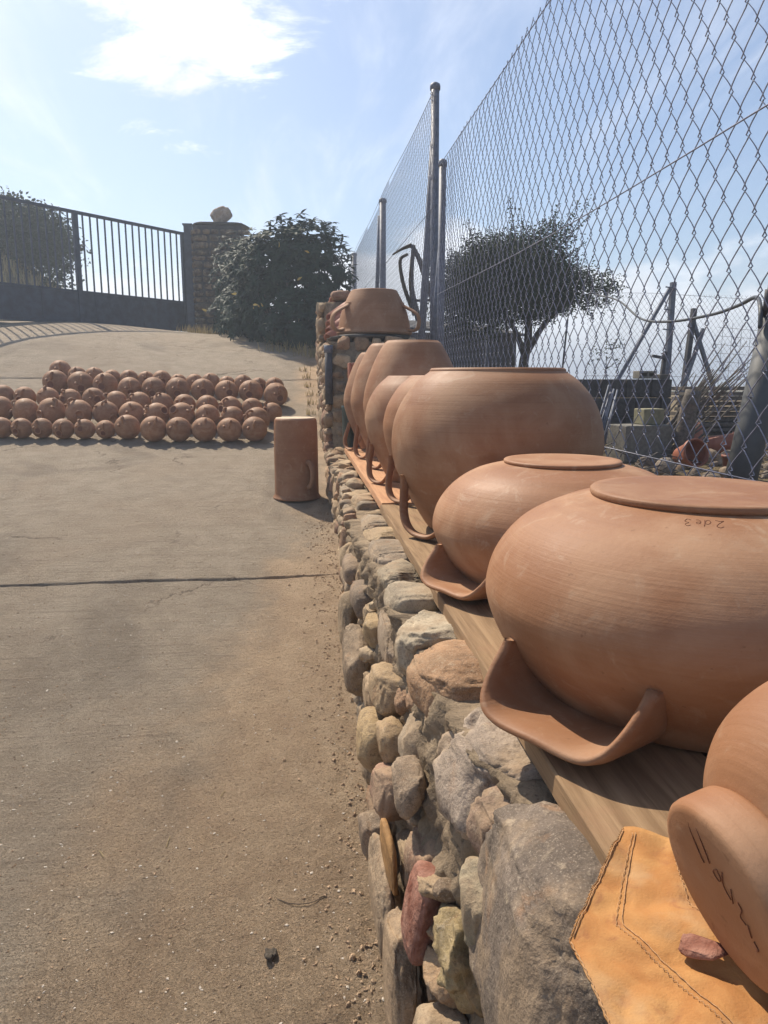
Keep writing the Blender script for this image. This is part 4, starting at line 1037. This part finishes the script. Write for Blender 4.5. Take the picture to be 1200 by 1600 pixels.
small_tree('hillside_tree', 'leafy tree on the slope behind the left half of the gate', (-6.6, 19.5, 4.0),
   [((-7.1, 19.5, 5.02), (1.0, 1.0, .45)), ((-6.2, 19.4, 4.80), (.62, .8, .45)), ((-5.65, 19.3, 4.45), (.36, .5, .38)), ((-8.4, 19.6, 5.0), (.9, 1, .5)), ((-5.8, 19.3, 3.85), (.24, .4, .26)), ((-6.5, 19.5, 4.5), (.5, .7, .28))],
   [([(-6.6, 19.6, 3.2), (-6.6, 19.6, 4.2), (-6.7, 19.6, 5.2)], .12, .05), ([(-6.6, 19.6, 4.0), (-6.1, 19.5, 4.5), (-5.6, 19.4, 4.8)], .06, .02)],
   34000, .10, .6, LEAF_TREE, 19)
small_tree('far_shrub', 'low shrub seen through the far fence beside the big bush', (2.2, 20.5, 1.3),
   [((1.75, 20.5, 2.75), (.55, .5, .55)), ((2.3, 20.5, 2.5), (.5, .5, .5)), ((1.4, 20.5, 2.3), (.4, .4, .6))], [([(1.9, 20.5, .8), (1.9, 20.5, 2.4)], .05, .03)], 1500, .09, .45, LEAF_PALE, 29)
small_tree('leafless_sapling', 'thin sapling with a few leaves standing beyond the dark block wall', (3.55, 8.4, 1.0),
   [((3.55, 8.4, 1.80), (.11, .08, .07)), ((3.72, 8.4, 1.70), (.05, .04, .04))], [([(3.58, 8.4, .95), (3.56, 8.4, 1.75)], .007, .004), ([(3.57, 8.4, 1.6), (3.72, 8.4, 1.70)], .004, .002)], 110, .05, .4, LEAF_PALE, 39)

# ---------------- yard beyond the near fence ----------------
# low building with a tiled lean-to behind the tree
shd = thing('shed', 'low dark breeze-block shed under the tree behind the near fence', 'shed', (3.0, 11.8, 1.0))
MB().box(1.45, 3.40, 11.5, 14.0, .9, 2.18).build('wall', DARKWALL, shd); MB().box(1.7, 1.98, 11.46, 11.51, 1.25, 1.62).build('window', IRON, shd)
mb = MB(); mb.add([(1.35, 11.3, 2.22), (3.48, 11.3, 2.12), (3.48, 14.1, 2.45), (1.35, 14.1, 2.55), (1.35, 11.3, 2.26), (3.48, 11.3, 2.16), (3.48, 14.1, 2.49), (1.35, 14.1, 2.59)], [(3, 2, 1, 0), (4, 5, 6, 7), (0, 1, 5, 4), (1, 2, 6, 5), (2, 3, 7, 6), (3, 0, 4, 7)]); mb.build('roof', SLATE, shd)
bw = thing('block_wall', 'low dark block wall crossing the yard behind the near fence', 'wall', (2.9, 6.6, 1.0)); rnd = random.Random(3)
z = .98; kk = 0
bm_ = []
while z < 1.46:
    x = 2.0+(.1 if kk % 2 else 0)
    while x < 3.32:
        w = .236; x1 = min(x+w, 3.40); mb = MB().box(x+.003, x1-.003, 6.50+rnd.uniform(-.006, .006), 6.64, z, z+.165); o = mb.build('block', DARKWALL, bw); mo = o.modifiers.new('b', 'BEVEL'); mo.width = .008; mo.segments = 2; x += w+.004
    z += .170; kk += 1
# odds and ends lying on its top
def prop_box(name, label, cat, x, y, z, sx, sy, sz, m, rz=0.0, hollow=False):
    t = thing(name, label, cat, (x, y, z), (0, 0, rz)); mb = MB()
    if hollow:
        w = .022; h = sx/2
        for a, b in ((-sx/2, -sx/2+w), (-w/2, w/2), (sx/2-w, sx/2)): mb.box(a, b, -sy/2, sy/2, 0, sz)
        mb.box(-sx/2+w, -w/2, -sy/2, sy/2, 0, w); mb.box(w/2, sx/2-w, -sy/2, sy/2, 0, w); mb.box(-sx/2+w, -w/2, -sy/2, sy/2, sz-w, sz); mb.box(w/2, sx/2-w, -sy/2, sy/2, sz-w, sz)
    else: mb.box(-sx/2, sx/2, -sy/2, sy/2, 0, sz)
    o = link('block', mesh('block', mb.V, mb.F, False), m, t); mo = o.modifiers.new('b', 'BEVEL'); mo.width = .006; mo.segments = 2
    return t
prop_box('hollow_block', 'dark hollow cement block lying on top of the low block wall', 'cement block', 3.16, 6.57, 1.490, .165, .14, .07, CEMENT, 0, True)
prop_box('small_block', 'small dark block on the wall top, right of the hollow one', 'cement block', 3.33, 6.57, 1.490, .09, .10, .04, SLATE)
prop_box('cement_block', 'larger pale grey cement tank block standing in the yard behind the fence', 'cement block', 2.06, 4.30, 1.0, .32, .20, .22, CEMENT, .15)
prop_box('cement_block', 'small yellowish block stacked on the larger grey one in the yard', 'cement block', 2.12, 4.32, 1.22, .135, .12, .095, mat('yellow_block', f_flat((.24, .225, .15), .15, 30), .9, .2), .1)
# iron cross-shaped stake and fence posts of the far side
tp = thing('iron_stake', 'short dark iron stake with a cross piece behind the block wall', 'stake', (3.40, 6.75, 1.0))
MB().beam((3.37, 6.75, .95), (3.435, 6.75, 1.74), .035, .03).build('shaft', IRON, tp); MB().beam((3.30, 6.73, 1.70), (3.45, 6.73, 1.675), .03, .025).build('crosspiece', IRON, tp)
bf = thing('yard_fence', 'fine chain-link boundary fence with braced angle-iron posts across the far yard', 'fence', (4.2, 7.6, 1.0))
for (x, y, zt, bx, bz) in [(3.90, 7.6, 2.475, 3.40, 1.55), ]:
    o = MB().beam((x, y, .9), (x+.005, y, zt), .05, .05).build('post', STEEL, bf)
    MB().beam((x-.03, y, zt-.06), (bx-.08, y, 1.40), .032, .032).build('brace', STEEL, bf)
    for z in (1.5, 1.75, 2.0, 2.2, zt-.05): MB().beam((x-.09, y-.03, z), (x-.0, y-.03, z-.01), .012, .012).build('pin', STEEL, bf)
MB().beam((4.01, 7.5, .9), (4.10, 7.5, 2.205), .055, .045).build('post', IRON, bf); MB().beam((4.09, 7.5, 2.10), (4.40, 7.5, 1.35), .035, .035).build('brace', STEEL, bf); MB().beam((4.00, 7.45, 1.35), (4.19, 7.45, 2.0), .035, .035).build('brace', STEEL, bf)
mb = MB(); Y = 8.0; c = .058
for k in range(-40, 60):    # diamonds drawn by two sets of crossing wires
    for sgn in (1, -1):
        x0 = 3.0+k*c*1.05; z0, z1 = 1.3, (2.40)
        xa, xb = x0, x0+sgn*(z1-z0)*.82
        a = (xa, z0); b = (xb, z1)
        lo, hi = 3.15, 5.6
        if abs(b[0]-a[0]) < 1e-6: continue
        t0, t1 = 0.0, 1.0
        ta, tb_ = (lo-a[0])/(b[0]-a[0]), (hi-a[0])/(b[0]-a[0]); t0 = max(t0, min(ta, tb_)); t1 = min(t1, max(ta, tb_))
        if t1 <= t0: continue
        f = lambda t: (a[0]+(b[0]-a[0])*t, Y+(.002 if sgn > 0 else -.002), a[1]+(b[1]-a[1])*t)
        mb.tube([f(t0), f(t1)], .0014, 3, False)
mb.build('wire_mesh', WIRE, bf); strand(bf, [(3.15, 8.0, 2.405), (3.9, 8.0, 2.41), (5.6, 8.0, 2.33)], .002); strand(bf, [(3.15, 8.0, 1.52), (5.6, 8.0, 1.5)], .002)
mb = MB()
for k in range(16): mb.tube([(4.25+k*.10, 7.2, 1.3), (4.25+k*.10+.01, 7.2, 2.05-.012*k)], .0022, 3, False)
for k in range(9): mb.tube([(4.2, 7.2, 1.32+k*.085), (5.8, 7.2, 1.28+k*.075)], .0022, 3, False)
o = thing('welded_mesh', 'loose panel of rusty square welded mesh leaning behind the stick bundle', 'wire mesh', (5, 7.2, 1.3)); mb.build('grid', WIRE, o)
rp = thing('thin_rod', 'thin upright dark rod standing right of the tree trunk', 'rod', (2.98, 8.3, 1.0)); MB().tube([(2.96, 8.3, .95), (3.04, 8.3, 2.15)], .011, 8).build('shaft', IRON, rp)
rp = thing('stake', 'pale metal stake in front of the dark shed', 'stake', (2.45, 9.6, 1.0)); MB().beam((2.41, 9.6, .95), (2.47, 9.6, 2.30), .045, .03).build('shaft', STEEL, rp)
# hose strung from the tree to the grey pipe
hs = thing('garden_hose', 'thin black hose strung from the tree to the grey pipe', 'hose', (2.4, 5.0, 1.9))
MB().tube(cubic([(2.9, 7.2, 2.30), (2.62, 6.0, 2.12), (2.35, 5.0, 1.90), (2.15, 4.2, 1.82), (2.0, 3.5, 1.80), (1.80, 2.95, 1.79), (1.62, 2.55, 1.78), (1.52, 2.36, 1.73), (1.50, 2.32, 1.66)], 8), .0075, 8).build('tube', HOSE, hs, True)
gpz = thing('grey_pipe', 'thick smooth grey pipe leaning just behind the near fence at the right edge', 'pipe', (1.4, 2.25, 1.0))
MB().tube([(1.385, 2.22, .98), (1.60, 2.36, 1.80)], .050, 32).build('tube', PIPEM, gpz, True)
MB().tube([(1.53, 2.34, 1.70), (1.52, 2.32, 1.78)], .013, 10).build('nozzle', IRON, gpz, True)
# bundle of canes leaning
bd = thing('cane_bundle', 'bundle of dry canes leaning to the right behind the near fence', 'canes', (2.4, 4.6, 1.0)); rnd = random.Random(6)
for i in range(34):
    s = rnd.gauss(0, .05); e = rnd.gauss(0, .16); L = rnd.uniform(.65, 1.0)
    a = Vector((2.28+s, 4.6+rnd.gauss(0, .04), .98)); d = Vector((.62+e*.6, .05, .66+rnd.gauss(0, .1))); mid = a+d*L*.5+Vector((0, 0, .02)); b = a+d*L+Vector((rnd.gauss(0, .03), 0, rnd.gauss(0, .03)))
    MB().tube(cubic([a, mid, b], 3), [.008, .0075, .007, .006, .005, .004, .0025], 5).build('cane', WOOD_D, bd, True)
# stacks, stumps and broken pots
sk = thing('timber_stack', 'stack of thin weathered boards and branches in the yard by the grey pipe', 'timber', (3.4, 5.6, 1.0)); rnd = random.Random(9)
for k in range(11):
    z = 1.0+k*.040; x0 = 3.02+rnd.uniform(-.05, .05)
    MB().beam((x0, 5.6+rnd.uniform(-.1, .1), z+.015), (4.2+rnd.uniform(-.1, .1), 5.7+rnd.uniform(-.1, .1), z+.018+rnd.uniform(-.01, .01)), .20, .026).build('board', WOOD_D, sk)
pl_ = thing('old_post', 'stout weathered grey post standing among the yard clutter', 'post', (2.33, 4.2, 1.0)); MB().tube(cubic([(2.29, 4.2, .95), (2.30, 4.2, 1.25), (2.33, 4.2, 1.425)], 4), [.058, .056, .055, .054, .052, .05, .05, .048, .046], 12).build('shaft', WOOD_D, pl_, True)
rods = thing('metal_rods', 'sheaf of pale metal rods leaning by the pale cement block', 'rods', (1.95, 4.6, 1.0))
for i in range(6): MB().tube([(1.86+i*.018, 4.6, .98), (2.02+i*.012, 4.7, 1.42+rnd.uniform(-.05, .04))], .006, 6).build('rod', STEEL, rods, True)
def pot_small(label, x, y, z, r, h, m, rot):
    t = thing('flower_pot', label, 'plant pot', (x, y, z), rot)
    V, F = lathe([(r*.68, 0), (r*.70, .005), (r*.94, h*.82), (r*1.06, h*.83), (r*1.06, h), (r*.96, h), (r*.90, h*.8), (r*.62, .02), (.003, .015)], 28); link('shell', mesh('shell', V, F), m, t)
pot_small('orange broken clay pot lying tilted beside the grey cement block', 2.14, 3.95, 1.06, .075, .14, PLASTIC_O, (R(70), R(-40), .4)); pot_small('small orange pot on the ground right of the old post', 2.32, 3.75, 1.0, .045, .09, PLASTIC_O, (0, 0, 0))
pot_small('brown clay pot lying on its side in the yard rubble', 2.62, 4.5, 1.07, .085, .17, RED_CLAY, (R(90), 0, 1.1)); pot_small('upturned brown clay pot further back in the yard', 2.72, 4.9, 1.19, .10, .19, RED_CLAY, (R(180), 0, 0))
def rubble():
    rnd = random.Random(15); MBt = MB(); V0, F0 = ICO[2]
    for _ in range(900):
        x = rnd.uniform(1.25, 4.6); y = rnd.uniform(2.6, 6.3); s = rnd.uniform(.008, .04)*(1 if rnd.random() < .9 else 1.8)
        q = Euler((rnd.uniform(0, 6), rnd.uniform(0, 6), 0)).to_matrix(); sc_ = Vector((1, rnd.uniform(.5, 1), rnd.uniform(.3, .8)))
        MBt.add([tuple((q @ Vector((v.x*sc_.x, v.y*sc_.y, v.z*sc_.z)))*s+Vector((x, y, 1.0+s*.3))) for v in V0], F0)
    o = MBt.build('rubble', STONE); o.color = (.22, .18, .14, 1); o['kind'] = 'stuff'; tag(o, 'loose rubble and broken bits scattered over the yard ground', 'rubble')
    mb = MB()
    for _ in range(160):
        x = rnd.uniform(1.4, 4.4); y = rnd.uniform(2.8, 6.2); a = rnd.uniform(0, 3.14); L = rnd.uniform(.1, .4)
        mb.tube([(x, y, 1.01+rnd.uniform(0, .05)), (x+math.cos(a)*L, y+math.sin(a)*L, 1.01+rnd.uniform(0, .16))], .0035, 4)
    o = mb.build('twigs', WOOD_D); o['kind'] = 'stuff'; tag(o, 'dead twigs littering the yard ground behind the fence', 'twigs')
rubble()
dt = thing('dead_tree', 'dead leafless forked stump with bent bare branches behind the fence posts', 'dead tree', (1.55, 8.1, 1.0)); DTX = -.13
def limb(P, r0, r1, nm='branch'):
    q = cubic([(p[0]+DTX, p[1], p[2]) for p in P], 5); MB().tube(q, [r0+(r1-r0)*i/(len(q)-1) for i in range(len(q))], 8).build(nm, BARK, dt, True)
limb([(1.62, 8.0, .95), (1.60, 8.0, 1.8), (1.62, 8.0, 2.25), (1.60, 8.0, 2.42)], .075, .05, 'trunk')
limb([(1.60, 8.0, 2.25), (1.50, 8.0, 2.50), (1.42, 8.0, 2.72), (1.34, 8.0, 2.86)], .035, .022); limb([(1.34, 8.0, 2.86), (1.24, 8.0, 2.82), (1.14, 8.0, 2.76)], .022, .008)
limb([(1.42, 8.0, 2.10), (1.34, 8.0, 2.45), (1.36, 8.0, 2.86)], .035, .02); limb([(1.38, 8.0, 2.15), (1.26, 8.0, 2.45), (1.22, 8.0, 2.70), (1.30, 8.0, 2.77)], .024, .014)
limb([(1.60, 8.0, 2.40), (1.55, 8.0, 2.72), (1.52, 8.0, 3.02), (1.50, 8.0, 3.22)], .026, .010); limb([(1.53, 8.0, 3.02), (1.60, 8.0, 2.85), (1.66, 8.0, 2.70)], .018, .012); limb([(1.36, 8.0, 2.3), (1.60, 8.0, 2.31)], .014, .014)
# distant hedge line and hills
hl = MB()
n = 90; V = []; F = []
for i in range(n+1):
    a = -.2+1.7*i/n; r = 900; x = math.sin(a)*r; y = math.cos(a)*r
    h = 3+10*abs(mn.noise(Vector((a*9, 0, 1))))+3*mn.noise(Vector((a*60, 0, 1)))
    V += [(x, y, -20), (x, y, -4+h), (x*1.25, y*1.25, -20)]
for i in range(n): a = i*3; F += [(a, a+3, a+4, a+1), (a+1, a+4, a+5, a+2)]
o = part('hills', V, F, mat('far_hills', f_flat((.07, .085, .05), .2, .05), 1, 0)); o['kind'] = 'structure'

# ---------------- litter on the drive ----------------
def chips(name, label, cat, n, seed, m, smin, smax, dist, color, flat=.35):
    rnd = random.Random(seed); mb = MB(); V0, F0 = ICO[2] if name == 'soil_crumbs' else (None, None)
    oct_v = [(1, 0, 0), (-1, 0, 0), (0, 1, 0), (0, -1, 0), (0, 0, 1), (0, 0, -1)]; oct_f = [(0, 2, 4), (2, 1, 4), (1, 3, 4), (3, 0, 4), (2, 0, 5), (1, 2, 5), (3, 1, 5), (0, 3, 5)]
    for _ in range(n):
        x, y = dist(rnd); s = smin+(smax-smin)*rnd.random()**4; z = ground_z(x, y)
        q = Euler((rnd.uniform(-.3, .3), rnd.uniform(-.3, .3), rnd.uniform(0, 6))).to_matrix(); sx, sy = 1, rnd.uniform(.45, .95)
        if V0:
            f = Vector((rnd.uniform(0, 50), 0, 0)); P = [tuple((q @ Vector((v.x, v.y*sy, v.z*.7)))*(s*(1+.9*mn.noise(v*1.3+f)))+Vector((x, y, z+s*.25))) for v in V0]; mb.add(P, F0)
        else: mb.add([tuple(q @ Vector((v[0]*s*(1+.3*rnd.random()), v[1]*s*sy, v[2]*s*flat))+Vector((x, y, z+s*flat*.3))) for v in oct_v], oct_f)
    o = mb.build(name, m, None, False); o.color = (*color, 1); o['kind'] = 'stuff'; tag(o, label, cat); return o
PALECHIP = mat('pale_grit', f_flat((.52, .46, .38), .25, 200, .2, .001), .85, .3)
SOILM = mat('soil_lumps', f_flat((.40, .285, .185), .25, 90, .6, .002), .95, .1)
def dA(r):
    y = .9+r.random()**1.6*5.5; return (r.uniform(-.62*y-.2, .20), y)
def dB(r):
    y = .9+r.random()**1.5*4.5; return (min(.21, .205-abs(r.gauss(0, .085))), y)
chips('gravel', 'tiny pale chips of grit scattered over the concrete drive', 'gravel', 4800, 1, PALECHIP, .0012, .0058, dA, (.5, .45, .37))
chips('gravel', 'small brown grit lying loose over the concrete drive', 'gravel', 9000, 2, SOILM, .0013, .0052, dA, (.2, .16, .12), .6)
chips('soil_crumbs', 'crumbs of dry soil and mortar fallen along the foot of the low wall', 'soil', 2600, 3, SOILM, .0013, .0072, dB, (.2, .16, .12))
def straw():
    rnd = random.Random(21)
    for (x, y, a, L, lab) in [(-.385, 1.89, 1.5, .05, 'short pale dry straw near the bottom centre of the drive'), (-.565, 1.897, -1.0, .035, 'tiny straw bit at the lower left of the drive'), (-.02, 2.9, -.5, .05, 'thin straw lying near the wall on the drive'), (-.257, 2.09, 1.2, .035, 'thin dark twig on the dusty soil')]:
        z = ground_z(x, y)+.003; t = thing('straw', lab, 'straw', (x, y, z)); MB().tube([(x, y, z), (x+math.cos(a)*L*.5, y+math.sin(a)*L*.5, z+.003), (x+math.cos(a)*L, y+math.sin(a)*L, z)], .0011, 5).build('stalk', GRASSM, t)
    x, y = -.06, 1.66; z = ground_z(x, y)
    t = thing('root_strand', 'thin curved dark root strand on the soil near the wall foot', 'twig', (x, y, z)); MB().tube(cubic([(x-.02, y+.02, z+.002), (x+.02, y-.005, z+.004), (x+.07, y-.005, z+.004), (x+.115, y+.028, z+.003)], 6), .0010, 5).build('strand', BARK, t)
    x, y = -.089, 1.51; z = ground_z(x, y)+.006
    t = thing('dry_leaf', 'small crumpled dark dry leaf lying on the soil at the bottom', 'leaf', (x, y, z))
    V, F = rock(.012, .018, .008, 8, 3, .8, 3, .35); link('blade', mesh('blade', V, F), BARK, t)
straw()

# ---------------- added haze standing in for lens veil ----------------
HAZE = .0062
def build_haze():
    m = bpy.data.materials.new('veil_haze'); m.use_nodes = True; t = NT(m.node_tree); t.n.clear()
    out = t.node('ShaderNodeOutputMaterial'); v = t.node('ShaderNodeVolumePrincipled')
    v.inputs['Color'].default_value = (.76, .86, 1.0, 1); v.inputs['Density'].default_value = HAZE; v.inputs['Anisotropy'].default_value = .35
    t.link(v.outputs[0], out.inputs['Volume'])
    o = MB().box(-1700, 1700, -200, 1700, -45, 14).build('haze', m); o['kind'] = 'stuff'; tag(o, 'added thin bluish haze over the whole yard, standing in for lens glare', 'haze')
if HAZE > 0: build_haze()
